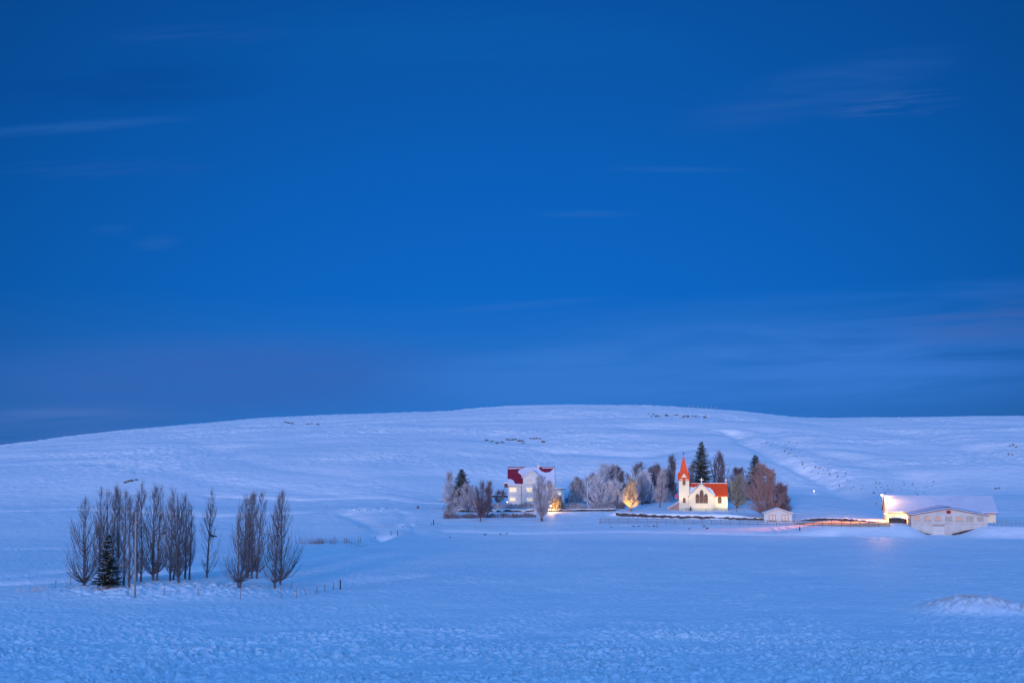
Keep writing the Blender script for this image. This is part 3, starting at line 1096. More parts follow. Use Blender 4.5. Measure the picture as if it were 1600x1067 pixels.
church_window([pointed(1.05, 1.85, 2.0, 2.8, 3.5)], TY0 - 0.02, ch, (1.45,), (2.5,), (1.05, 1.85), (2.02, 3.2))
# steps up to the door on the west side
st_ = MB()
for k in range(7):
    st_.box(-3.1 + k * 0.43, -0.002, TY0 + 0.35, TY1 - 0.35, -1.2 + (0.001 if k else 0), 0.25 + k * 0.24 if k else 0.25)
sto = st_.build('entrance_stairs', 'concrete', ch)
for y0 in (TY0 + 0.10, TY1 - 0.35):
    MB().prism([(-3.4, -1.2), (-0.003, -1.2), (-0.003, 2.35), (-3.4, 0.25)], y0, y0 + 0.24, 'y').build('stair_wall', 'trim_red' if y0 > 0 else 'twig_brown', sto)
MB().prism([(-3.4, 0.26), (-0.003, 2.36), (-0.003, 2.48), (-3.4, 0.38)], TY0 + 0.08, TY0 + 0.36, 'y').build('snow', 'roof_snow', sto)
dr_ = MB().box(-0.07, -0.004, ym - 0.7, ym + 0.7, 1.75, 4.0).build('door', 'brown_frame', ch)
MB().lathe([(0.04, 0), (0.05, 0.04), (0.03, 0.08)], (-0.09, ym - 0.5, 2.7), 8).build('handle', 'lamp_metal', dr_)


def local(o_loc, rz, x, y, z):
    c_, s_ = math.cos(rz), math.sin(rz)
    return Vector((o_loc.x + x * c_ - y * s_, o_loc.y + x * s_ + y * c_, o_loc.z + z))


def flood(lab, loc, target, watt, color, size_deg=70, blend=0.7, group=None, soft=0.15):
    t0 = thing('floodlight', lab, 'floodlight', loc, 0, group)
    d = (Vector(target) - (Vector(loc) + Vector((0, 0, 0.45)))).normalized()
    az = math.atan2(d.x, d.y)
    hs = MB().box(-0.16, 0.16, -0.10, 0.08, 0.34, 0.56).build('housing', 'lamp_metal', t0)
    MB().tube([(0, 0, -0.3), (0, 0, 0.34)], 0.03, 0.03, 6).build('post', 'lamp_metal', t0)
    MB().box(-0.13, 0.13, 0.081, 0.10, 0.37, 0.53).build('lens', 'flood_lens', t0)
    t0.rotation_euler = (0, 0, -az)
    ld = bpy.data.lights.new('flood_lamp', 'SPOT')
    ld.energy = watt
    ld.color = color
    ld.spot_size = R(size_deg)
    ld.spot_blend = blend
    ld.shadow_soft_size = soft
    lo = bpy.data.objects.new('flood_lamp', ld)
    COL.objects.link(lo)
    lo.location = Vector(loc) + Vector((0, 0, 0.45)) + d * 0.25
    lo.rotation_euler = d.to_track_quat('-Z', 'Y').to_euler()
    return t0


def gz(v_):
    v_ = Vector(v_)
    v_.z = float(T(v_.x, v_.y)[0])
    return v_


WARM = (1.0, 0.76, 0.36)
fl = gz(local(CH, CH_ROT, -0.5, -6.0, 0))
flood('low floodlight on the churchyard snow aimed at the church tower', fl, local(CH, CH_ROT, 1.5, 0, 8.2), 1300, WARM, 80)
fl = gz(local(CH, CH_ROT, 7.0, -7.5, 0))
flood('low floodlight on the churchyard snow aimed at the gothic window', fl, local(CH, CH_ROT, 6.5, 0, 4.2), 900, WARM, 90)
fl = gz(local(CH, CH_ROT, 15.5, -6.0, 0))
flood('low floodlight on the churchyard snow aimed at the red nave roof', fl, local(CH, CH_ROT, 11.5, 1.5, 5.4), 3200, WARM, 72)

# gravestones in front of the church
for (px, row, w, h, lab) in [(1073, 795.5, 1.0, 1.0, 'broad grey gravestone below the church tower'), (1079, 796, 0.32, 1.25, 'narrow dark gravestone beside the broad one under the tower')]:
    y = CH.y - 4.0
    x = col_x(px, y, 6)
    loc = gz((x, y, 0))
    t0 = thing('gravestone', lab, 'gravestone', loc)
    MB().prism([(-w / 2, -0.2), (w / 2, -0.2), (w / 2, h * 0.82), (w * 0.25, h), (-w * 0.25, h), (-w / 2, h * 0.82)], -0.12, 0.12, 'y').build('slab', 'concrete' if w > 0.5 else 'stone_dark', t0)
    MB().box(-w / 2 - 0.12, w / 2 + 0.12, -0.25, 0.25, -0.3, 0.10).build('base', 'concrete', t0)
    MB().box(-w * 0.24, w * 0.24, -0.11, 0.11, h + 0.002, h + 0.07).build('snow_cap', 'roof_snow', t0)

# ------------------------------------------------------------------ farmhouse
HY = 424.0
HO = Vector((col_x(793, HY, 7), HY, zrow(HY, 789)))
hs_ = thing('farmhouse', 'white two-storey farmhouse with snowy dark red roof, front gable and lit windows', 'house', HO)
SC = FPX / HY


def hx(px):
    return (px - 793) / SC


def hzz(row):
    return (789 - row) / SC


LEN, DEP, EAV, RID = hx(867.5), 9.0, 6.3, 11.1
wl = MB().prism([(0, -2.5), (DEP, -2.5), (DEP, EAV), (DEP / 2, RID - 0.1), (0, EAV)], 0.25, LEN - 0.25, 'x').build('wall', 'white_wall', hs_)
MB().box(0.20, LEN - 0.2, -0.05, DEP + 0.05, -2.6, 0.4).build('foundation', 'concrete', hs_)
MB().box(0.24, LEN - 0.24, -0.035, -0.001, 2.98, 3.10).build('string_course', 'concrete', hs_)
rf = MB()
roof_x(rf, 0, LEN, -0.45, EAV - 0.45, DEP / 2, RID, 0.16)
roof_x(rf, 0, LEN, DEP + 0.45, EAV - 0.45, DEP / 2, RID + 0.001, 0.16)
rfo = rf.build('roof', 'dark_red_roof', hs_)
MB().box(0, LEN, DEP / 2 - 0.14, DEP / 2 + 0.14, RID + 0.08, RID + 0.26).build('ridge_cap', 'dark_red_roof', rfo)
MB().box(0.02, LEN - 0.02, -0.62, -0.46, EAV - 0.50, EAV - 0.36).build('gutter', 'pane_dusk', rfo)


def h_roof(x, s, h):
    return (x, -0.45 + (DEP / 2 + 0.45) * s, EAV - 0.45 + (RID - EAV + 0.45) * s + 0.16 + h)


sn = MB()
slab_on_roof(sn, [(0.0, 0.0), (0.0, 0.30), (0.7, 0.31), (1.4, 0.26), (1.9, 0.20), (2.1, 0.05), (3.0, 0.02), (4.7, 0.02), (4.7, -0.02)], h_roof, 0.20)
slab_on_roof(sn, [(3.1, 0.72), (3.3, 0.80), (4.4, 0.91), (5.4, 0.975), (6.5, 0.99), (8.4, 0.985), (9.4, 0.90), (10.3, 0.74), (11.4, 0.66), (12.8, 0.68), (13.7, 0.82),
                  (14.3, 0.93), (14.35, 0.6), (14.35, 0.0), (9.5, 0.0), (8.5, 0.25), (6.2, 0.5), (5.2, 0.30), (4.4, 0.50)], h_roof, 0.22)
slab_on_roof(sn, [(0.1, 0.90), (0.1, 0.945), (3.8, 0.95), (4.4, 0.93), (2.5, 0.905)], h_roof, 0.10)
slab_on_roof(sn, [(10.4, 0.935), (10.6, 0.96), (14.3, 0.965), (14.3, 0.94)], h_roof, 0.10)
sn.build('roof_snow', 'thin_snow', rfo)
# front gable
GX0, GX1, GEV, GAP, GYF = hx(817), hx(842.5), 8.35, 10.30, -1.0
gxm = hx(831)
gw = MB().prism([(GX0, -2.5), (GX1, -2.5), (GX1, GEV), (gxm, GAP), (GX0, GEV)], GYF, 3.6, 'y').build('front_gable', 'white_wall', hs_)
MB().box(GX0 - 0.03, GX1 + 0.03, GYF - 0.04, GYF - 0.001, -2.6, 0.4).build('foundation', 'concrete', hs_)
MB().box(GX0 + 0.02, GX1 - 0.02, GYF - 0.03, GYF - 0.001, 2.98, 3.10).build('string_course', 'concrete', gw)
MB().box(GX0 + 0.02, GX1 - 0.02, GYF - 0.03, GYF - 0.001, 5.95, 6.05).build('string_course', 'concrete', gw)
gr = MB()
sl = (GAP - GEV) / (gxm - GX0)
roof_y(gr, GYF - 0.35, 4.2, GX0 - 0.45, GEV - 0.45 * sl, gxm, GAP + 0.02, 0.12)
roof_y(gr, GYF - 0.35, 4.2, GX1 + 0.45, GEV - 0.45 * sl, gxm, GAP + 0.021, 0.12)
gro = gr.build('gable_roof', 'pane_dusk', hs_)
gs = MB()
roof_y(gs, GYF - 0.28, 4.3, GX0 - 0.42, GEV - 0.42 * sl + 0.15, gxm, GAP + 0.16, 0.24)
roof_y(gs, GYF - 0.28, 4.3, GX1 + 0.42, GEV - 0.42 * sl + 0.15, gxm, GAP + 0.161, 0.24)
gs.build('roof_snow', 'thin_snow', gro)


def house_window(parent, x0, x1, z0, z1, y, pane, mull=2, frame='white_paint', sill='concrete', rail=True):
    fr = MB()
    t = 0.08
    fr.box(x0 - t, x1 + t, y - 0.05, y - 0.001, z1, z1 + t).box(x0 - t, x1 + t, y - 0.05, y - 0.001, z0 - t, z0)
    fr.box(x0 - t, x0, y - 0.05, y - 0.001, z0, z1).box(x1, x1 + t, y - 0.05, y - 0.001, z0, z1)
    for k in range(1, mull):
        xx = x0 + (x1 - x0) * k / mull
        fr.box(xx - 0.035, xx + 0.035, y - 0.05, y - 0.026, z0, z1)
    fo = fr.build('window', frame, parent)
    MB().box(x0, x1, y - 0.024, y - 0.001, z0, z1).build('pane', pane, fo)
    if sill:
        MB().box(x0 - 0.15, x1 + 0.15, y - 0.14, y - 0.001, z0 - t - 0.10, z0 - t - 0.002).build('sill', sill, fo)
    return fo


house_window(hs_, hx(796.5), hx(806.5), hzz(768.5), hzz(762), 0, 'pane_lit', 3)
house_window(hs_, hx(797), hx(805), hzz(782.5), hzz(777.5), 0, 'pane_lit', 2)
house_window(gw, hx(823), hx(831.5), hzz(755), hzz(748), GYF, 'pane_dusk', 2)
house_window(gw, hx(822.5), hx(831.5), hzz(768.5), hzz(762), GYF, 'pane_lit', 2)
house_window(gw, hx(823), hx(833), hzz(782.5), hzz(777.5), GYF, 'pane_lit', 3)
house_window(hs_, hx(849), hx(859), hzz(768.5), hzz(762), 0, 'pane_lit', 3)
house_window(hs_, hx(849), hx(859), hzz(782.5), hzz(777.5), 0, 'pane_dusk', 3)
for px in (814.5, 866.8):
    zt = EAV - 0.45 if px < 850 else RID - 1.2
    MB().tube([(hx(px), -0.10 if px < 850 else -0.55, -1.0), (hx(px), -0.10 if px < 850 else -0.55, zt)], 0.07, 0.07, 6).build('downpipe', 'wood_grey', hs_)
MB().box(hx(788), 0.245, 2.0, 5.5, hzz(762), hzz(755.5)).build('side_bay', 'brown_frame', hs_)
MB().box(hx(787.6), 0.243, 1.8, 5.7, hzz(755.45), hzz(754)).build('bay_snow', 'roof_snow', hs_)
MB().box(8.9, 9.6, DEP / 2 - 0.35, DEP / 2 + 0.35, RID - 0.4, RID + 0.9).build('chimney', 'white_wall', hs_)

# shed to the right of the house
SY = 420.0
SO = Vector((col_x(869, SY, 7), SY, zrow(SY, 789)))
sd = thing('flat_roofed_shed', 'small pale flat-roofed shed with a dark opening right of the farmhouse', 'shed', SO)
MB().box(0, 2.3, 0, 4, -2, 4.6).build('wall', 'white_wall', sd)
sr = MB().box(-0.3, 2.9, -0.3, 4.3, 4.61, 4.85).build('roof', 'stone_dark', sd)
MB().box(-0.28, 2.88, -0.28, 4.28, 4.852, 5.05).build('snow', 'roof_snow', sr)
MB().box(0.35, 1.6, -0.04, -0.002, 0.2, 2.6).build('door', 'wood_dark', sd)
house_window(sd, 0.5, 1.4, 3.1, 3.8, 0, 'pane_lit', 1)

# ------------------------------------------------------------------ garden house with two big windows
GO = ground_at(1216, 815.8)
gs_scale = FPX / GO.y
gh = thing('garden_hut', 'small white gabled hut with two brown-framed windows behind the rail fence', 'hut', GO, R(-6))
W2 = 21.5 / gs_scale
ev, ap = 15.0 / gs_scale, 20.5 / gs_scale
MB().prism([(-W2, -0.8), (W2, -0.8), (W2, ev - 0.3), (0, ap), (-W2, ev - 0.3)], 0, 5.5, 'y').build('wall', 'white_wall', gh)
gr = MB()
sl = (ap - ev + 0.3) / W2
roof_y(gr, -0.35, 5.8, -W2 - 0.4, ev - 0.3 - 0.4 * sl, 0, ap + 0.01, 0.10)
roof_y(gr, -0.35, 5.8, W2 + 0.4, ev - 0.3 - 0.4 * sl, 0, ap + 0.011, 0.10)
gro = gr.build('roof', 'brown_frame', gh)
gs = MB()
roof_y(gs, -0.28, 5.8, -W2 - 0.36, ev - 0.3 - 0.36 * sl + 0.12, 0, ap + 0.13, 0.14)
roof_y(gs, -0.28, 5.8, W2 + 0.36, ev - 0.3 - 0.36 * sl + 0.12, 0, ap + 0.131, 0.14)
gs.build('roof_snow', 'roof_snow', gro)
for cx in (-9.0, 10.5):
    house_window(gh, (cx - 4.6) / gs_scale, (cx + 4.6) / gs_scale, 2.6 / gs_scale, 11.4 / gs_scale, 0, 'curtain', 2, 'brown_frame', 'brown_frame')

# ------------------------------------------------------------------ barn
BO = BARN.copy()
BO.z = BARN.z - 0.12
bn_ = thing('barn', 'long snow-roofed white barn with a seven-window front gable and red emblem', 'barn', BO, BARN_ROT)
BS = FPX / BARN.y


def bx(px):
    return (px - 1483.5) / BS


def bz(row):
    return (834.5 - row) / BS + 0.12


XL, XR = bx(1427), bx(1541)
EV, AP = bz(806), bz(795.8)
wing = MB().prism([(XL, -1.5), (XR, -1.5), (XR, EV), (0, AP), (XL, EV)], 0, 22, 'y').build('front_gable', 'barn_wall', bn_)
MB().box(XL + 0.01, XR - 0.01, -0.03, -0.001, bz(818.9), bz(818.2)).build('string_course', 'concrete', wing)
wr = MB()
sl = (AP - EV) / (-XL)
roof_y(wr, -0.45, 20.0, XL - 0.5, EV - 0.5 * sl, 0, AP + 0.02, 0.16)
roof_y(wr, -0.45, 20.0, XR + 0.5, EV - 0.5 * sl, 0, AP + 0.021, 0.16)
wro = wr.build('gable_roof', 'trim_red', bn_)
ws = MB()
roof_y(ws, -0.36, 21.0, XL - 0.46, EV - 0.46 * sl + 0.175, 0, AP + 0.195, 0.14)
roof_y(ws, -0.36, 21.0, XR + 0.46, EV - 0.46 * sl + 0.175, 0, AP + 0.196, 0.14)
ws.build('roof_snow', 'thin_snow', wro)
vt = MB()
for xx in (-0.5, 0.1, 0.45):
    vt.tube([(xx, 1.0, AP), (xx, 1.0, AP + 0.55 + 0.2 * (xx > 0))], 0.06, 0.06, 6)
vt.box(-0.6, 0.6, 0.9, 1.1, AP + 0.45, AP + 0.52)
vt.build('vent_pipe', 'wood_dark', wro)
wins = [(1431.4, 1440.3, 'pane_pink'), (1447.4, 1456.4, 'pane_pink'), (1463, 1472, 'pane_pink'), (1478.8, 1488, 'pane_grey'), (1494.3, 1503.8, 'pane_pink'),
        (1510, 1520, 'pane_grey'), (1526, 1534.7, 'pane_grey')]
for a, b, pn in wins:
    house_window(wing, bx(a), bx(b), bz(813.2), bz(807.4), 0, pn, 3, 'concrete', 'concrete')
em = MB().prism([(-0.40, bz(803)), (0.40, bz(803)), (0.52, bz(801.5)), (0.52, bz(798.6)), (0.30, bz(797.6)), (-0.30, bz(797.6)), (-0.52, bz(798.6)), (-0.52, bz(801.5))], -0.06, -0.002, 'y').build('emblem', 'emblem_red', wing)
MB().prism([(-0.30, bz(801.2)), (0.30, bz(801.2)), (0.30, bz(799.4)), (0.12, bz(798.7)), (-0.12, bz(798.7)), (-0.30, bz(799.4))], -0.085, -0.061, 'y').build('emblem_mark', 'emblem_dark', em)
gd = MB().box(bx(1460), bx(1476), -0.035, -0.002, bz(835), bz(821.8)).build('garage_door', 'white_wall', wing)
MB().box(bx(1459), bx(1477), -0.22, -0.004, bz(821.7), bz(820.8)).build('lintel', 'stone_dark', gd)
MB().box(bx(1461), bx(1475), -0.055, -0.036, bz(828.4), bz(828.1)).box(bx(1461), bx(1475), -0.055, -0.036, bz(825), bz(824.8)).build('panel_joint', 'concrete', gd)
MB().box(bx(1467.5), bx(1468.5), -0.09, -0.056, bz(830), bz(829.5)).build('handle', 'lamp_metal', gd)
house_window(wing, bx(1480.5), bx(1483.5), bz(835), bz(824), 0, 'barn_wall', 1, 'concrete', None)
# the long barn behind
LX0, LX1, LY0, LEV, LRD, LHD = -13.0, 13.2, 16.0, 4.60, 8.25, 8.2
MB().prism([(LY0, -1.0), (LY0 + 2 * LHD, -1.0), (LY0 + 2 * LHD, LEV), (LY0 + LHD, LRD - 0.05), (LY0, LEV)], LX0, LX1, 'x').build('wall', 'church_wall', bn_)
lr = MB()
slp = (LRD - LEV) / LHD
roof_x(lr, LX0 - 0.3, LX1 + 0.5, LY0 - 0.5, LEV - 0.5 * slp, LY0 + LHD, LRD, 0.16)
roof_x(lr, LX0 - 0.3, LX1 + 0.5, LY0 + 2 * LHD + 0.5, LEV - 0.5 * slp, LY0 + LHD, LRD + 0.001, 0.16)
lro = lr.build('roof', 'trim_red', bn_)
ls = MB()
roof_x(ls, LX0 - 0.26, LX1 + 0.46, LY0 - 0.42, LEV - 0.42 * slp + 0.17, LY0 + LHD, LRD + 0.17, 0.22)
roof_x(ls, LX0 - 0.26, LX1 + 0.46, LY0 + 2 * LHD + 0.42, LEV - 0.42 * slp + 0.17, LY0 + LHD, LRD + 0.171, 0.22)
ls.build('roof_snow', 'thin_snow', lro)
# half-round window and pale planks on the lit wall
hw_ = [(-11.3 + 0.75 * math.cos(k * math.pi / 8), 3.35 + 0.75 * math.sin(k * math.pi / 8)) for k in range(9)]
hf = MB().prism(grow(hw_, 0.1), LY0 - 0.05, LY0 - 0.002, 'y').build('window', 'white_paint', bn_)
MB().prism(hw_, LY0 - 0.07, LY0 - 0.051, 'y').build('pane', 'pane_grey', hf)
for k in range(3):
    MB().box(-10.4 + k * 0.5, -10.05 + k * 0.5, LY0 - 0.08, LY0 - 0.002, 2.2, 3.3 + 0.12 * k).build('plank', 'white_paint', bn_)

# the yard lamp at the barn's end
LP = local(BO, BARN_ROT, LX0 - 0.75, LY0 + 5.0, 0)
LP.z = BO.z
yl = thing('yard_lamp', 'glowing orange yard lamp on a mast at the left end of the long barn', 'lamp', gz(LP))
zt = zrow(LP.y, 773.5) - yl.location.z
MB().tube([(0, 0, -0.4), (0, 0, zt + 0.1)], 0.07, 0.05, 8).build('mast', 'lamp_metal', yl)
MB().tube([(0, 0, zt), (-0.25, -0.25, zt + 0.12)], 0.035, 0.035, 6).build('arm', 'lamp_metal', yl)
MB().lathe([(0.05, 0), (0.20, 0.05), (0.24, 0.16), (0.16, 0.27), (0.04, 0.31)], (-0.28, -0.28, zt - 0.12), 10).build('lamp_globe', 'lamp_warm', yl, True)


def point(loc, watt, color, soft=0.12):
    ld = bpy.data.lights.new('lamp_light', 'POINT')
    ld.energy = watt
    ld.color = color
    ld.shadow_soft_size = soft
    lo = bpy.data.objects.new('lamp_light', ld)
    COL.objects.link(lo)
    lo.location = loc
    return lo


ORANGE = (1.0, 0.42, 0.10)


def spot(loc, target, watt, color, size_deg, blend, soft=0.2):
    ld = bpy.data.lights.new('lamp_light', 'SPOT')
    ld.energy = watt
    ld.color = color
    ld.spot_size = R(size_deg)
    ld.spot_blend = blend
    ld.shadow_soft_size = soft
    lo = bpy.data.objects.new('lamp_light', ld)
    COL.objects.link(lo)
    lo.location = loc
    lo.rotation_euler = (Vector(target) - Vector(loc)).to_track_quat('-Z', 'Y').to_euler()


YLH = yl.location + Vector((-0.28, -0.65, zt - 0.05))
YS = YLH + Vector((-0.35, 0.2, -0.1))
for (lx_, ly_, watt_, deg_) in [(-16.0, 12.0, 8000, 34), (-23.0, 8.5, 60000, 34), (-33.0, 10.0, 100000, 27), (-24.0, 15.0, 26000, 40)]:
    spot(YS, local(BO, BARN_ROT, lx_, ly_, 2.2), watt_, (1.0, 0.26, 0.035), deg_, 1.0)
point(YLH + Vector((-0.8, 0.2, -0.05)), 5500, (1.0, 0.46, 0.14), 0.25)
CL = local(BO, BARN_ROT, XL - 0.02, 13.2, 0)
CL.z = BO.z + 3.4
clm = thing('wall_lamp', 'yellow lamp in the barn yard corner on the side of the front gable', 'lamp', CL, BARN_ROT)
MB().tube([(0.0, 0, 0), (-0.35, 0, 0.08)], 0.03, 0.03, 6).build('bracket', 'lamp_metal', clm)
MB().lathe([(0.04, 0), (0.12, 0.04), (0.14, 0.12), (0.08, 0.22), (0.03, 0.25)], (-0.40, 0, -0.12), 10).build('lamp_globe', 'lamp_warm', clm, True)
point(CL + Vector((-0.8, -0.1, -0.3)), 1700, (1.0, 0.52, 0.14), 0.2)
WLP = local(BO, BARN_ROT, LX0 - 0.02, LY0 + 1.6, 0)
WLP.z = BO.z + 4.2
wlm = thing('wall_lamp', 'orange lamp on the left gable wall of the long barn, lighting the snow bank', 'lamp', WLP, BARN_ROT)
MB().tube([(0.0, 0, 0), (-0.35, 0, 0.08)], 0.03, 0.03, 6).build('bracket', 'lamp_metal', wlm)
MB().lathe([(0.04, 0), (0.12, 0.04), (0.14, 0.12), (0.08, 0.22), (0.03, 0.25)], (-0.40, 0, -0.12), 10).build('lamp_globe', 'lamp_warm', wlm, True)
spot(WLP + Vector((-1.2, -0.1, 0.0)), WLP + Vector((-8.0, 0.5, -3.6)), 3600, (1.0, 0.28, 0.05), 100, 0.8)
point(WLP + Vector((-0.8, -0.2, 0.1)), 900, ORANGE, 0.2)

# retaining edge beside the driveway
eg = thing('stone_edging', 'dark sloping stone edging at the right side of the barn driveway', 'edging', BO, BARN_ROT)
MB().prism([(0.6, -0.5), (bx(1500), 0.02), (bx(1541) + 0.3, bz(823.0) - 0.2), (bx(1541) + 0.3, bz(821.8)), (bx(1505), bz(829)), (0.6, 0.22)], -0.45, -0.12, 'y').build('stones', 'stone_dark', eg)
MB().prism([(bx(1430), bz(823) - 0.4), (bx(1456), -0.4), (bx(1456), 0.12), (bx(1446), bz(832.4))], -0.45, -0.12, 'y').build('stones', 'stone_dark', eg)


# ------------------------------------------------------------------ walls and fences
def rough_wall(name, label, pts, h, th, seed, snow=True, cat='wall', step=0.9, hvar=0.25):
    """stone wall along a ground path; pts world (x, y)"""
    rs = np.random.RandomState(seed)
    P = [Vector((a, b)) for a, b in pts]
    path = []
    for a, b in zip(P[:-1], P[1:]):
        n = max(1, int((b - a).length / step))
        for k in range(n):
            path.append(a.lerp(b, k / n))
    path.append(P[-1])
    o0 = Vector((path[0].x, path[0].y, float(T(path[0].x, path[0].y - 1.2)[0])))
    root = thing(name, label, cat, o0)
    V, F, S, SF = [], [], [], []
    hp = h
    for i, p_ in enumerate(path):
        d = (path[min(i + 1, len(path) - 1)] - path[max(i - 1, 0)]).normalized()
        nx, ny = -d.y, d.x
        zg = float(T(p_.x, p_.y - 1.2)[0])
        hh = (h(i / (len(path) - 1)) if callable(h) else h) * (1 + rs.uniform(-hvar, hvar))
        j = rs.uniform(-0.08, 0.08)
        a = th / 2
        for (o, z) in ((-a + j, zg - 0.5), (-a * 0.85 + j, zg + hh), (a, zg + hh), (a, zg - 0.5)):
            V.append((p_.x + nx * o - o0.x, p_.y + ny * o - o0.y, z - o0.z))
        tt = 0.10 + rs.uniform(0, 0.1)
        for (o, z) in ((-a * 0.8 + j, zg + hh + 0.01), (-a * 0.4, zg + hh + tt), (a * 0.6, zg + hh + tt), (a * 0.95, zg + hh + 0.01)):
            S.append((p_.x + nx * o - o0.x, p_.y + ny * o - o0.y, z - o0.z))
        if i:
            b = 4 * (i - 1)
            for k in range(4):
                F.append((b + k, b + (k + 1) % 4, b + 4 + (k + 1) % 4, b + 4 + k))
                SF.append((b + k, b + (k + 1) % 4, b + 4 + (k + 1) % 4, b + 4 + k))
    m1 = MB()
    m1.add(V, F + [(0, 1, 2, 3), tuple(len(V) - 4 + k for k in range(4))])
    m1.build('stones', 'stone_dark', root)
    if snow:
        m2 = MB()
        m2.add(S, SF + [(0, 1, 2, 3), tuple(len(S) - 4 + k for k in range(4))])
        m2.build('snow_cap', 'roof_snow', root)
    return root


rough_wall('retaining_wall', 'long low dark stone retaining wall below the churchyard', WALL_PTS, lambda q: 1.0 - 0.35 * q, 0.5, 3, step=0.7)
q1 = [ground_at(*q) for q in [(842, 800.5), (880, 799), (920, 798.5), (962, 798)]]
rough_wall('garden_wall', 'dark low garden wall with snow between the farmhouse lamp and the churchyard', [(p.x, p.y) for p in q1], 0.55, 0.5, 4)
q1 = [ground_at(*q) for q in [(715, 799.5), (750, 799.5), (790, 799.5), (835, 799.5)]]
rough_wall('garden_wall', 'broken dark stone wall running through the shrubs below the farmhouse', [(p.x, p.y) for p in q1], 0.45, 0.5, 5, hvar=0.7)
q1 = [ground_at(*q) for q in [(1253, 812.8), (1290, 813.2), (1330, 814.2), (1368, 816.5)]]
rough_wall('bank_wall', 'dark stone wall along the orange-lit snow bank left of the barn', [(p.x, p.y) for p in q1], lambda q: 0.60 * math.sin(math.pi * (0.12 + 0.8 * q)), 0.5, 6, step=0.7)
q1 = [local(BO, BARN_ROT, x_, 9.0, 0) for x_ in (-13.3, -12, -10.6, XL - 0.2)]
rough_wall('yard_wall', 'dark stone yard wall between the rail fence and the barn gable', [(p.x, p.y) for p in q1], 1.25, 0.5, 7, hvar=0.12)
q1 = [ground_at(*q) for q in [(768, 777), (793, 777)]]
rough_wall('back_wall', 'short dark wall with thick snow just left of the farmhouse', [(p.x, p.y) for p in q1], 0.7, 0.5, 8)
q1 = [ground_at(*q) for q in [(685, 783), (698, 783)]]
rough_wall('stub_wall', 'very short dark wall stub left of the frosty garden trees', [(p.x, p.y) for p in q1], 0.35, 0.5, 9, hvar=0.1)


def lamp_glow_strip():  # strip laid over the snow bank, the lamp glow put into its colour
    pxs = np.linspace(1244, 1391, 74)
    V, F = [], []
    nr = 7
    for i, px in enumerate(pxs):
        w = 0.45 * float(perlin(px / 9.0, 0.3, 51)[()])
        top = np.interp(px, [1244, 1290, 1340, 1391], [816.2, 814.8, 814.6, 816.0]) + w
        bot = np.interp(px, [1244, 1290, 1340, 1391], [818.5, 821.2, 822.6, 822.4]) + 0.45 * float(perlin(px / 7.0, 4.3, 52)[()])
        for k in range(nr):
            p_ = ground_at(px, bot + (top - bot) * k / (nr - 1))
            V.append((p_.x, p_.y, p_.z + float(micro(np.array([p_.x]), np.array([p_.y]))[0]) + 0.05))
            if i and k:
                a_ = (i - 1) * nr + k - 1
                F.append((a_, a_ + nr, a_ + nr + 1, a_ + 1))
    o = link_mesh('glow_strip', np.array(V), np.array(F), 'painted_glow', None, True)
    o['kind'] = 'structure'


lamp_glow_strip()


def fence(name, label, pix, spacing_px, h, rails, rail_r, post_r, material, ends=None, seed=1):
    """rail fence: pix is a list of (px, row) of the foot of the fence"""
    rs = np.random.RandomState(seed)
    xs_ = [a for a, _ in pix]
    rows = [b for _, b in pix]
    px = xs_[0]
    feet = []
    while px < xs_[-1] + 0.1:
        feet.append(ground_at(px, float(np.interp(px, xs_, rows))))
        px += spacing_px * rs.uniform(0.95, 1.05)
    o0 = feet[0]
    root = thing(name, label, 'fence', o0)
    for i, f in enumerate(feet):
        q = f - o0
        r_ = post_r * (2.0 if (i == 0 and ends) else 1.0)
        hh = h * rs.uniform(0.98, 1.08)
        MB().tube([(q.x, q.y, q.z - 0.4), (q.x + rs.uniform(-.04, .04), q.y, q.z + hh)], r_, r_ * 0.9, 6).build('post', material, root)
    for k in rails:
        m1 = MB()
        m1.tube([((f - o0).x, (f - o0).y - post_r, (f - o0).z + h * k + rs.uniform(-.03, .03)) for f in feet], rail_r, rail_r, 4)
        m1.build('rail', material, root)
    return root


fence('rail_fence', 'long wooden rail fence in front of the church and garden hut', [(937.5, 818.6), (1000, 818.8), (1060, 819.4), (1130, 820.4), (1200, 821.2), (1270, 822.8), (1386, 823.8)],
      14.6, 1.42, (0.95, 0.62, 0.30), 0.065, 0.09, 'wood_grey', ends=True, seed=3)
fence('wire_fence', 'thin wire fence across the snow below the farmhouse garden', [(560, 826), (620, 826), (680, 826), (760, 826), (850, 825), (925, 822)], 30.0, 0.55, (0.95,), 0.022, 0.035, 'wood_grey', seed=4)
fence('wire_fence', 'faint post-and-wire fence on the snow right of the barn', [(1552, 822.5), (1575, 822), (1620, 822)], 7.0, 1.1, (0.95, 0.6), 0.025, 0.05, 'wood_grey', seed=5)

# single posts -------------------------------------------------------------


def post(px, row, h, r_, material, lab, group, tilt=0.0, name='fence_post'):
    f = ground_at(px, row)
    t0 = MB().tube([(0, 0, -0.3), (tilt * 0.5, 0, h * 0.5), (tilt, 0, h)], r_, r_ * 0.85, 7).build(name, material)
    t0.location = f
    return tag(t0, lab, 'post', group)


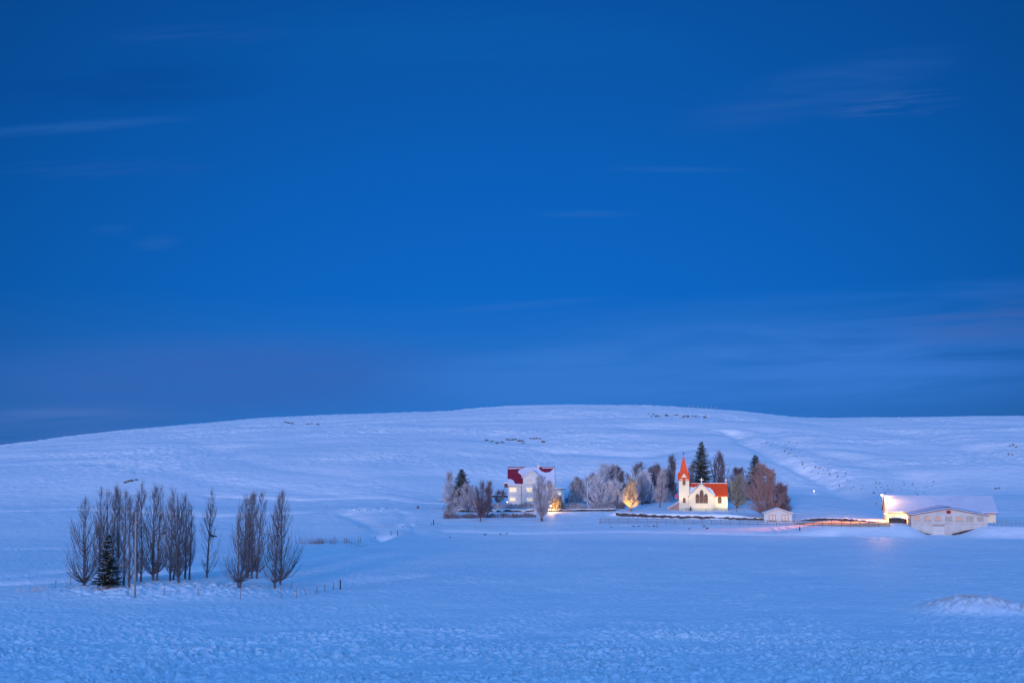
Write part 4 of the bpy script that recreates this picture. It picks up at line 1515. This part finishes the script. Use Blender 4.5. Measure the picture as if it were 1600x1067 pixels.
GP = 'fence posts round the poplar grove'
posts = [(87, 919, 1.2, 'wood_grey', 0, 'lone fence post in the snow at the far left of the grove'),
         (110, 914, 1.3, 'wood_pale', 0, 'pale fence post between the far left post and the leftmost poplar'),
         (200, 930, 1.3, 'wood_grey', 0, 'fence post just left of the utility pole foot'),
         (256.5, 931, 1.2, 'wood_grey', 0, 'first fence post to the right of the utility pole'),
         (310, 931.5, 1.2, 'wood_pale', 0, 'pale fence post below the gap in front of the lone poplar'),
         (375.5, 935, 1.5, 'wood_pale', 0, 'pale fence post below the fanned poplar of the right-hand cluster'),
         (440, 935, 1.7, 'wood_pale', -0.2, 'tall pale leaning post below the rightmost poplars'),
         (455.5, 919.5, 1.2, 'wood_grey', 0, 'dark post just right of the rightmost poplar'),
         (463, 934, 1.4, 'wood_pale', 0, 'pale post between the tall leaning post and the strongly tilted one'),
         (479.5, 929.5, 1.25, 'wood_pale', -0.55, 'strongly tilted pale post right of the grove'),
         (495, 927, 1.25, 'wood_grey', 0, 'fence post immediately right of the tilted pale post'),
         (507.5, 924, 1.1, 'wood_grey', 0, 'third fence post from the right end of the row'),
         (521, 920.5, 1.15, 'wood_grey', 0, 'second fence post from the right end of the row'),
         (531.7, 920, 1.45, 'wood_dark', 0, 'thick dark fence post at the right end of the row')]
for (px, row, h, m_, tl, lab) in posts:
    post(px, row, h, 0.075 if m_ != 'wood_dark' else 0.11, m_, lab, GP, tl)
GG = 'gate posts on the farm track'
for (px, row, h, r_, m_, lab) in [(611, 836, 1.15, 0.12, 'wood_grey', 'left gate post on the snowy track'), (621, 836.5, 1.25, 0.14, 'wood_grey', 'right gate post on the snowy track, beside the bright bank'),
                                  (677.5, 820, 1.25, 0.15, 'wood_dark', 'thick dark post at the lower left corner of the farm garden'),
                                  (674, 821, 0.9, 0.09, 'wood_grey', 'thin post touching the thick dark post at the garden corner'),
                                  (586, 841, 0.6, 0.09, 'wood_grey', 'short stump-like post left of the track gate'),
                                  (632.5, 836, 0.8, 0.06, 'wood_pale', 'thin pale stake right of the track gate'),
                                  (1249.5, 829, 0.95, 0.16, 'wood_dark', 'single dark post in the snow in front of the rail fence')]:
    post(px, row, h, r_, m_, lab, GG)
for (px, row) in [(538, 849), (541, 849), (560, 848), (563, 847.5)]:
    post(px, row, 1.25, 0.07, 'reed', 'brownish stake standing in pairs above the ditch right of the reeds', 'stakes above the ditch')
for px in (1077, 1083, 1090, 1096, 1103, 1111, 1118):
    f = ground_at(px, 642)
    y = 757.0
    x = col_x(px, y, 47)
    t0 = MB().tube([(0, 0, -1.0), (0, 0, 1.7)], 0.16, 0.13, 6).build('fence_post', 'wood_pale')
    t0.location = (x, y, float(T(x, y)[0]))
    tag(t0, 'tiny pale post of the fence on the ridge of the hill', 'post', 'fence posts on the hill ridge')

# flagpole
fy = 412.0
fp = gz((col_x(918, fy, 7), fy, 0))
t0 = thing('flagpole', 'thin white flagpole in front of the frosty trees', 'flagpole', fp)
MB().tube([(0, 0, -0.5), (0, 0, zrow(fy, 753) - fp.z)], 0.10, 0.06, 8).build('pole', 'white_paint', t0)
MB().lathe([(0.03, 0), (0.12, 0.08), (0.12, 0.16), (0.02, 0.24)], (0, 0, zrow(fy, 753) - fp.z), 8).build('finial', 'white_paint', t0, True)

# lamps --------------------------------------------------------------------


def post_lamp(lab, loc, h, globe, watt, color, name='garden_lamp', r=0.14):
    t1 = thing(name, lab, 'lamp', loc)
    MB().tube([(0, 0, -0.4), (0, 0, h)], 0.05, 0.04, 7).build('post', 'lamp_metal', t1)
    MB().lathe([(0.04, 0), (r, 0.4 * r), (r * 1.25, 1.2 * r), (r, 2.0 * r), (0.03, 2.5 * r)], (0, 0, h), 10).build('lamp_globe', globe, t1, True)
    MB().lathe([(r * 1.1, 0), (r * 0.8, 0.06), (0.03, 0.12)], (0, 0, h + 2.52 * r), 10).build('cap', 'lamp_metal', t1)
    if watt:
        point(Vector(loc) + Vector((0.0, -r * 1.25 - 0.45, h + 0.9 * r)), watt, color, 0.2)
    return t1


AMBER = (1.0, 0.50, 0.11)
f = ground_at(861, 799.3)
post_lamp('amber garden lamp glowing beside the frosty tree right of the farmhouse', f, 1.5, 'lamp_amber', 1300, AMBER)
f = gz((col_x(792.5, HY - 4, 6), HY - 4, 0))
post_lamp('tiny amber lamp at the lower left corner of the farmhouse', f, 1.0, 'lamp_amber', 35, AMBER, r=0.10)
f = ground_at(1272, 771)
post_lamp('small bright white lamp alone on the snowy slope right of the brown willow', f, 0.7, 'lamp_white', 3, (1, 0.9, 0.8), name='slope_lamp', r=0.11)
# floodlight at the warm tree
TL = ground_at(985, 798)
flood('small floodlight at the foot of the golden-lit tree', gz((TL.x - 1.0, TL.y - 5.5, 0)), (TL.x + 0.2, TL.y, TL.z + 3.8), 6500, (1.0, 0.52, 0.09), 70)

# ------------------------------------------------------------------ trees of the farm and churchyard


def tree_px(name, label, px, y, base_row, top_row, half_px, seed, prof, **kw):
    x = col_x(px, y, 7)
    loc = gz((x, y, 0))
    H = zrow(y, top_row) - loc.z
    w = half_px * y / FPX * 1.22
    args = dict(nbr=150, ntw=5, trunk_r=0.16, br=0.055, tw=0.034, twlen=1.15, twig='frost', low=0.15, fork=1.0, stems=3, steep=1.0, clump=0.75, inner=0.4, side=2)
    args.update(kw)
    return bare_tree(name, label, kw.pop('cat', 'tree') if 'cat' in kw else 'tree', loc, H, scaled(prof, w), seed, **args)


DOME = [(0.05, 0.5), (0.3, 0.9), (0.55, 1.0), (0.8, 0.75), (1.0, 0.25)]
VASE = [(0.15, 0.3), (0.4, 0.7), (0.65, 1.0), (0.85, 0.8), (1.0, 0.35)]
UPR = [(0.1, 0.6), (0.3, 1.0), (0.6, 0.8), (0.85, 0.5), (1.0, 0.15)]
f9 = ground_at(866, 799.3)
# garden left of the house
tree_px('frosty_tree', 'slim frosty bare tree at the left end of the farm garden', 706, 402, 800, 739, 15, 201, UPR, nbr=130, stems=2)
x_ = col_x(721, 406, 6)
sl_ = gz((x_, 406, 0))
spruce('spruce_tree', 'snow-laden spruce among the frosty trees left of the farmhouse', 'tree', sl_, zrow(406, 732) - sl_.z, 4.9, 15, snow=0.55, first=0.15, ragged=0.3)
tree_px('frosty_tree', 'broad rounded frosty tree in front of the snow-laden spruce', 733, 396, 800, 757, 18, 202, DOME, nbr=170, twig='frost', stems=4)
tree_px('bare_tree', 'thin dark-trunked bare tree at the front of the garden left of the house', 750, 371, 813, 753, 15, 203, VASE, nbr=150, twig='twig_maroon', stems=2, tw=0.02, steep=1.7)
tree_px('bare_tree', 'narrow bare tree close behind the thin dark-trunked one', 760, 385, 806, 754, 9, 204, UPR, nbr=110, twig='frost_dark', stems=2, steep=1.6)
tree_px('frosty_shrub', 'small round frosty shrub before the short wall left of the farmhouse', 778, 424, 780, 765, 8, 205, DOME, nbr=60, stems=4, trunk_r=0.05, low=0.1, twig='frost_dark')
tree_px('frosty_shrub', 'low frosty shrub leaning at the lower left corner of the garden', 700, 379, 812, 788, 10, 206, DOME, nbr=90, stems=4, trunk_r=0.06, low=0.08, lean=(1.0, 0))
# tree in front of the house
tree_px('frosty_tree', 'large frosty vase-shaped tree hiding the right half of the farmhouse', 847, 371, 813, 743, 20, 207, VASE, nbr=210, ntw=6, twig='frost', stems=4, trunk_r=0.22, steep=1.5, fork=1.6, low=0.12)
tree_px('frosty_tree', 'frosty upright tree behind the right side of the vase-shaped tree', 862, 398, 800, 752, 12, 208, DOME, nbr=130, twig='frost', stems=3)
tree_px('bare_shrub', 'bare shrub glowing amber beside the garden lamp', 867, f9.y + 2.2, 800, 781, 9, 209, DOME, nbr=90, twig='frost_tan', stems=5, trunk_r=0.05, low=0.1)
tree_px('bare_shrub', 'amber-lit frosty shrub to the right of the garden lamp shrub', 876, f9.y + 3.0, 798, 784, 8, 210, DOME, nbr=70, twig='frost_tan', stems=5, trunk_r=0.05, low=0.1)
tree_px('round_bush', 'little round pinkish bush right of the flat-roofed shed', 892, 412, 785, 771, 6.5, 211, DOME, nbr=100, twig='frost', stems=5, trunk_r=0.05, low=0.1, twlen=0.6)
tree_px('frosty_tree', 'bluish frosty tree left of the flagpole at the back', 904, 450, 780, 752, 14, 212, DOME, nbr=120, twig='frost_dark', stems=3)
# belt of frosty trees
belt = [(924, 418, 737, 21, 'frost', 'frosty tree directly behind the flagpole'),
        (947, 432, 722, 27, 'frost', 'tallest dark-topped frosty tree in the left of the belt'),
        (940, 410, 742, 24, 'frost_pale', 'pale frosty tree in front of the tallest dark-topped one'),
        (966, 414, 748, 18, 'frost_pale', 'whitest frosty tree, just left of the golden-lit tree'),
        (972, 436, 731, 20, 'frost_dark', 'dark frosty tree between the tall belt tree and the middle of the belt'),
        (993, 434, 724, 22, 'frost_dark', 'tall dark frosty tree rising behind the golden-lit tree'),
        (1013, 430, 735, 18, 'frost_pale', 'pinkish frosty tree right of the golden-lit tree'),
        (1016, 446, 727, 20, 'frost_dark', 'dark frosty tree at the back between the pinkish ones'),
        (908, 440, 747, 15, 'frost', 'pale low frosty tree at the left end of the belt, left of the flagpole'),
        (1003, 424, 744, 15, 'frost', 'low pale tree just right of the golden-lit tree'),
        (1026, 452, 730, 17, 'twig_maroon', 'purplish bare tree at the back of the belt behind the pink-lit tree'),
        (958, 450, 728, 19, 'twig_maroon', 'purplish bare tree at the back between the tall belt trees'),
        (1044, 448, 738, 13, 'frost_dark', 'last dark tree of the belt beside the narrow poplar'),
        (1036, 440, 726, 17, 'frost_dark', 'dark frosty tree behind the small pink-lit tree')]
for i, (px, y, top, hw, tg, lab) in enumerate(belt):
    tree_px('frosty_tree', lab, px, y, 0, top, hw, 230 + i, DOME if i % 2 else UPR, nbr=190, twig=tg, stems=4, fork=1.8, trunk_r=0.18, low=0.10)
tree_px('frosty_tree', 'slender pink-lit frosty tree nearest the left side of the church', 1031, 412, 790, 736, 12, 245, UPR, nbr=130, ntw=6, twig='frost', stems=2, low=0.2)
tree_px('lit_tree', 'small bare tree lit golden from below at the edge of the churchyard', 986, TL.y, 798, 750, 13, 246, UPR, nbr=150, ntw=6, twig='frost_tan', stems=3, low=0.18, trunk_r=0.2)
tree_px('poplar_tree', 'tall narrow dark poplar just left of the church spire', 1052, 452, 780, 711, 9, 247, [(0.1, 0.7), (0.4, 1.0), (0.8, 0.8), (1.0, 0.2)], nbr=190, twig='twig_dark', stems=3, steep=2.2, tw=0.024)
tree_px('bare_tree', 'faint dark bare tree showing between the spire and the tall spruce', 1079, 470, 775, 722, 9, 248, UPR, nbr=110, twig='frost_dark', stems=3, steep=2.0)
# behind the church
y = 440.0
sl_ = gz((col_x(1097, y, 7), y, 0))
spruce('spruce_tree', 'tall frosted spruce towering behind the church transept', 'tree', sl_, zrow(y, 689) - sl_.z, 5.6, 16, needle='needles_grey', snow=0.22, first=0.06, ragged=0.42)
tree_px('bare_tree', 'wide V-shaped bare tree right of the tall spruce behind the church', 1125, 455, 775, 704, 17, 249, VASE, nbr=170, ntw=6, twig='twig_maroon', stems=5, fork=4.0, steep=2.0, tw=0.022, low=0.12)
tree_px('dark_bush', 'dark reddish bush between the V-shaped tree and the smaller spruce', 1158, 448, 780, 728, 18, 250, DOME, nbr=230, twig='twig_maroon', stems=5, fork=2.0)
tree_px('frosty_willow', 'dense grey-green frosty willow at the right end of the church', 1152, 409, 792, 742, 20, 251, DOME, nbr=200, ntw=6, twig='frost_green', stems=5, fork=2.0, low=0.12)
y = 452.0
sl_ = gz((col_x(1181, y, 7), y, 0))
spruce('spruce_tree', 'smaller dark spruce behind the left shoulder of the brown willow', 'tree', sl_, zrow(y, 710) - sl_.z, 5.4, 17, snow=0.15, first=0.08, ragged=0.3)
tree_px('brown_willow', 'big reddish-brown bare willow behind the garden hut', 1202, 379, 806, 722, 31, 252, [(0.06, 0.6), (0.25, 1.0), (0.45, 0.97), (0.66, 0.72), (0.86, 0.42), (1.0, 0.12)], nbr=380, ntw=7, twig='twig_brown',
        stems=5, fork=2.2, trunk_r=0.25, steep=1.3, tw=0.024, low=0.10)
tree_px('dark_bush', 'dark maroon willow bush merging with the right side of the brown willow', 1223, 384, 806, 755, 17, 253, DOME, nbr=190, ntw=6, twig='twig_maroon', stems=5, fork=1.6, low=0.08)

# hedges: twigs that grow as one row


def hedge(label, pix, h, th, seed, twig='frost', n=500, name='hedge'):
    rs = np.random.RandomState(seed)
    P = np.array([tuple(ground_at(*q)) for q in pix])
    o0 = P[0]
    t = rs.rand(n)
    seg = np.linspace(0, 1, len(P))
    bx_ = np.stack([np.interp(t, seg, P[:, k]) for k in range(3)], -1)
    bx_[:, 1] += rs.uniform(-th, th, n)
    bx_[:, 0] += rs.uniform(-.2, .2, n)
    bx_[:, 2] = T(bx_[:, 0], bx_[:, 1])
    bx_ -= o0
    hh = h * (0.55 + 0.45 * perlin(bx_[:, 0] / 2.2, np.zeros(n), seed) + 0.35 * rs.rand(n))
    hh = np.maximum(hh, 0.25)
    tip = bx_ + np.stack([rs.normal(0, .28, n) * hh, rs.normal(0, .25, n) * hh, hh], -1)
    md = (bx_ + tip) / 2 + rs.normal(0, 0.08, (n, 3))
    V1, F1 = tubes(np.stack([bx_ - [0, 0, .1], md, tip], 1), np.repeat([[0.04, 0.03, 0.016]], n, 0), 3)
    m_ = n * 7
    i = np.repeat(np.arange(n), 7)
    q = (0.25 + 0.75 * rs.rand(m_))[:, None]
    a = bx_[i] * (1 - q) + tip[i] * q
    d = rs.normal(0, 1, (m_, 3)) + [0, 0, .5]
    d /= np.linalg.norm(d, axis=1, keepdims=True)
    b = a + d * (0.25 + 0.35 * rs.rand(m_))[:, None] * min(1.0, h)
    V2, F2 = tubes(np.stack([a, b], 1), np.repeat([[0.024, 0.014]], m_, 0), 3)
    o = link_mesh(name, np.concatenate([V1, V2]), np.concatenate([F1, F2 + len(V1)]), twig)
    o.location = o0
    return tag(o, label, 'hedge')


hedge('long frosty hedge along the bottom edge of the farm garden', [(694, 810), (740, 809), (790, 808.5), (838, 808)], 1.15, 1.0, 31, 'frost_dark', 520)
hedge('frosty garden growth between the farmhouse and the broken stone wall', [(766, 795), (800, 794), (836, 794)], 1.7, 2.5, 32, 'frost', 420)
hedge('frosty hedge right of the amber lamp above the dark garden wall', [(882, 797.5), (915, 797), (962, 796.5)], 1.9, 2.0, 33, 'frost', 560)
hedge('dark undergrowth beneath the belt of frosty trees', [(925, 794), (955, 794), (976, 794)], 2.6, 2.0, 34, 'frost_dark', 380)
hedge('tall frosty thicket filling the gaps under the belt of trees', [(884, 786), (930, 787), (975, 786), (1015, 785), (1050, 784)], 4.6, 3.5, 38, 'frost', 620)
hedge('dim thicket behind the church between the two spruces', [(1138, 781), (1165, 781), (1192, 781)], 5.0, 2.5, 39, 'frost_dark', 300)
hedge('low dark shrub row left of the church beneath the trees', [(1000, 786), (1015, 787)], 1.4, 1.0, 35, 'frost_dark', 90)
hedge('frosty shrub row behind the broken wall at the left of the garden', [(702, 797), (735, 797), (768, 797)], 1.2, 1.2, 36, 'frost', 300)
hedge('dim hedge at the back between the shed and the round bush', [(884, 786), (902, 786)], 1.3, 1.0, 37, 'frost_dark', 160)
# panel added for an unidentified pinkish patch left of the church
sy = 425.0
sp3 = gz((col_x(1057, sy, 7), sy, 0))
t0 = thing('added_pink_panel', 'small pinkish-red stand-in panel between the trees left of the church', 'board', sp3)
MB().prism([(-0.45, 2.0), (0.45, 2.0), (0.45, 2.9), (0.2, 3.15), (-0.2, 3.15), (-0.45, 2.9)], -0.05, 0.05, 'y').build('added_panel', 'pink_red', t0)
MB().tube([(0, 0.09, -0.3), (0, 0.09, 2.9)], 0.05, 0.05, 6).build('post', 'wood_grey', t0)

# ------------------------------------------------------------------ rocks


def rock_mesh(seed):
    rs = np.random.RandomState(seed)
    bm = bmesh.new()
    bmesh.ops.create_icosphere(bm, subdivisions=2, radius=1.0)
    for v_ in bm.verts:
        c = v_.co
        n = 0.28 * float(perlin(c.x * 1.7 + seed, c.y * 1.7 + c.z * 1.3, seed)[()]) + rs.uniform(-.07, .07)
        v_.co = c * (1 + n)
        v_.co.z = max(v_.co.z, -0.6)
    me = bpy.data.meshes.new('rock')
    bm.to_mesh(me)
    bm.free()
    me.materials.append(MATS['rock'])
    return me


ROCKS = [rock_mesh(k) for k in range(6)]
rr_ = random.Random(11)


def rock(px, row, w, h, lab, group):
    f_ = ground_at(px, row)
    o = bpy.data.objects.new('rock', rr_.choice(ROCKS))
    COL.objects.link(o)
    o.location = f_ + Vector((0, 0, h * 0.35))
    o.scale = (w, w * rr_.uniform(0.5, 0.9), h)
    o.rotation_euler = (rr_.uniform(-.2, .2), rr_.uniform(-.15, .15), rr_.uniform(-.4, .4))
    return tag(o, lab, 'rock', group)


for k in range(26):
    px = rr_.choice([rr_.uniform(1012, 1112), rr_.gauss(1072, 14)])
    rock(px, 649.5 + (px - 1010) * 0.022 + rr_.uniform(-2.0, 2.0), rr_.uniform(0.25, 1.0), rr_.uniform(0.2, 0.42), 'dark rock in the outcrop just below the top of the hill', 'rocks below the hilltop')
for (a, b, row) in [(757, 764, 688), (766, 772, 690.5), (774, 780, 692), (790, 808, 687.5), (809, 818, 689.5), (827, 846, 686), (845, 852, 691), (782, 788, 691.5), (814, 820, 692.5)]:
    n = max(1, int((b - a) / 4.5))
    for k in range(n):
        rock(a + (b - a) * (k + 0.5) / n, row + rr_.uniform(-.4, .4), rr_.uniform(0.6, 1.1), rr_.uniform(0.25, 0.45), 'dark rock in the broken ledge halfway up the hill', 'rocks of the ledge above the farmhouse')
for k in range(58):
    q = rr_.random()
    px = np.interp(q, [0, .3, .6, 1], [1205, 1262, 1310, 1395]) + rr_.gauss(0, 9)
    row = np.interp(q, [0, .3, .6, 1], [690, 722, 745, 785]) + rr_.gauss(0, 4.5)
    s_ = rr_.uniform(0.12, 0.30)
    rock(px, row, s_, s_ * rr_.uniform(0.8, 1.6), 'small dark stone scattered along the gully on the right of the hill', 'stones along the gully')
for k in range(34):
    s_ = rr_.uniform(0.10, 0.22)
    rock(rr_.uniform(1362, 1470), rr_.uniform(752, 776), s_, s_ * 1.3, 'small dark stone on the slope above the long barn roof', 'stones above the barn')
for (px, row) in [(446, 660), (451, 661.5), (457, 662), (481, 663.2), (487, 662.5), (497, 663.5)]:
    rock(px, row, rr_.uniform(0.5, 1.2), 0.35, 'small dark rock near the ridge on the left of the hill', 'rocks near the left ridge')
for (px, row) in [(196, 754.5), (201, 752.5), (206, 751.5), (213, 750.5)]:
    rock(px, row, rr_.uniform(0.5, 0.9), 0.4, 'dark rock on the slope above the poplar grove', 'rocks above the grove')
for (px, row) in [(1578, 697), (1583, 695.5), (1588, 699), (1576, 710), (1582, 711), (1556, 764), (1561, 763)]:
    rock(px, row, rr_.uniform(0.3, 0.7), 0.34, 'dark rock on the far right slope of the hill', 'rocks on the far right slope')
for (px, row, s_) in [(990, 822.5, .28), (998, 822.7, .22), (1007, 823, .22), (1013, 823, .2), (1022, 823, .34), (1027, 823.3, .26), (955, 824, .24), (1100, 823, .3), (1105, 826.5, .34), (1077, 827, .26), (758, 836, .3), (782, 835, .25), (792, 834, .2), (703, 840, .2)]:
    rock(px, row, s_, s_ * 0.9, 'small dark stone showing in the snow before the fences', 'stones before the fences')
rock(653, 794, 0.42, 0.55, 'single dark boulder alone in the snow left of the farm garden', None)

# ------------------------------------------------------------------ dry grass that nobody could count


def grass(label, cx, cy, sx, sy, n, h, material, seed, name='dry_grass'):
    rs = np.random.RandomState(seed)
    x = cx + rs.normal(0, 1, n) * sx
    y = cy + rs.normal(0, 1, n) * sy
    keep = perlin(x / 1.6, y / 1.6, seed) > -0.15
    x, y = x[keep], y[keep]
    n = len(x)
    z = T(x, y) + micro(x, y) - 0.05
    hh = h * (0.4 + rs.rand(n))
    a = np.stack([x, y, z], -1)
    b = a + np.stack([rs.normal(0, .3, n) * hh, rs.normal(0, .3, n) * hh, hh], -1)
    V_, F_ = tubes(np.stack([a, b], 1), np.repeat([[0.014, 0.006]], n, 0), 3)
    o = link_mesh(name, V_ - np.array([cx, cy, 0]), F_, material)
    o.location = (cx, cy, 0)
    return tag(o, label, 'grass', None, 'stuff')


m0, m1, m2 = [a for k_, a in MOUNDS if k_ == 'gauss'][:3]
grass('frosty dry grass on the mound of the poplar grove', m0[0], m0[1] - 1.0, 8.5, 3.4, 1700, 0.40, 'grass_dry', 41)
grass('frosty dry grass on the snowy mound at the right edge', m1[0], m1[1], 3.0, 1.9, 3000, 0.34, 'grass_dry', 42)
grass('frosty dry grass on the low bank running off the right edge', m2[0], m2[1] - 0.5, 6.0, 1.2, 2600, 0.34, 'grass_dry', 43)
f = ground_at(498, 849)
grass('brown reeds standing in the ditch right of the grove', f.x, f.y, 2.2, 1.0, 500, 1.1, 'reed', 44, 'reeds')
f = ground_at(545, 848)
grass('thin reeds among the stakes above the ditch', f.x, f.y, 2.2, 1.0, 160, 0.9, 'reed', 45, 'reeds')
f = ground_at(48, 924)
grass('dry reeds in the snow at the far left of the field', f.x, f.y, 1.2, 0.7, 200, 0.8, 'grass_dry', 46, 'reeds')
f = ground_at(735, 815)
grass('dry grass under the front edge of the farm garden', f.x, f.y, 9.0, 1.2, 900, 0.3, 'grass_dry', 47)
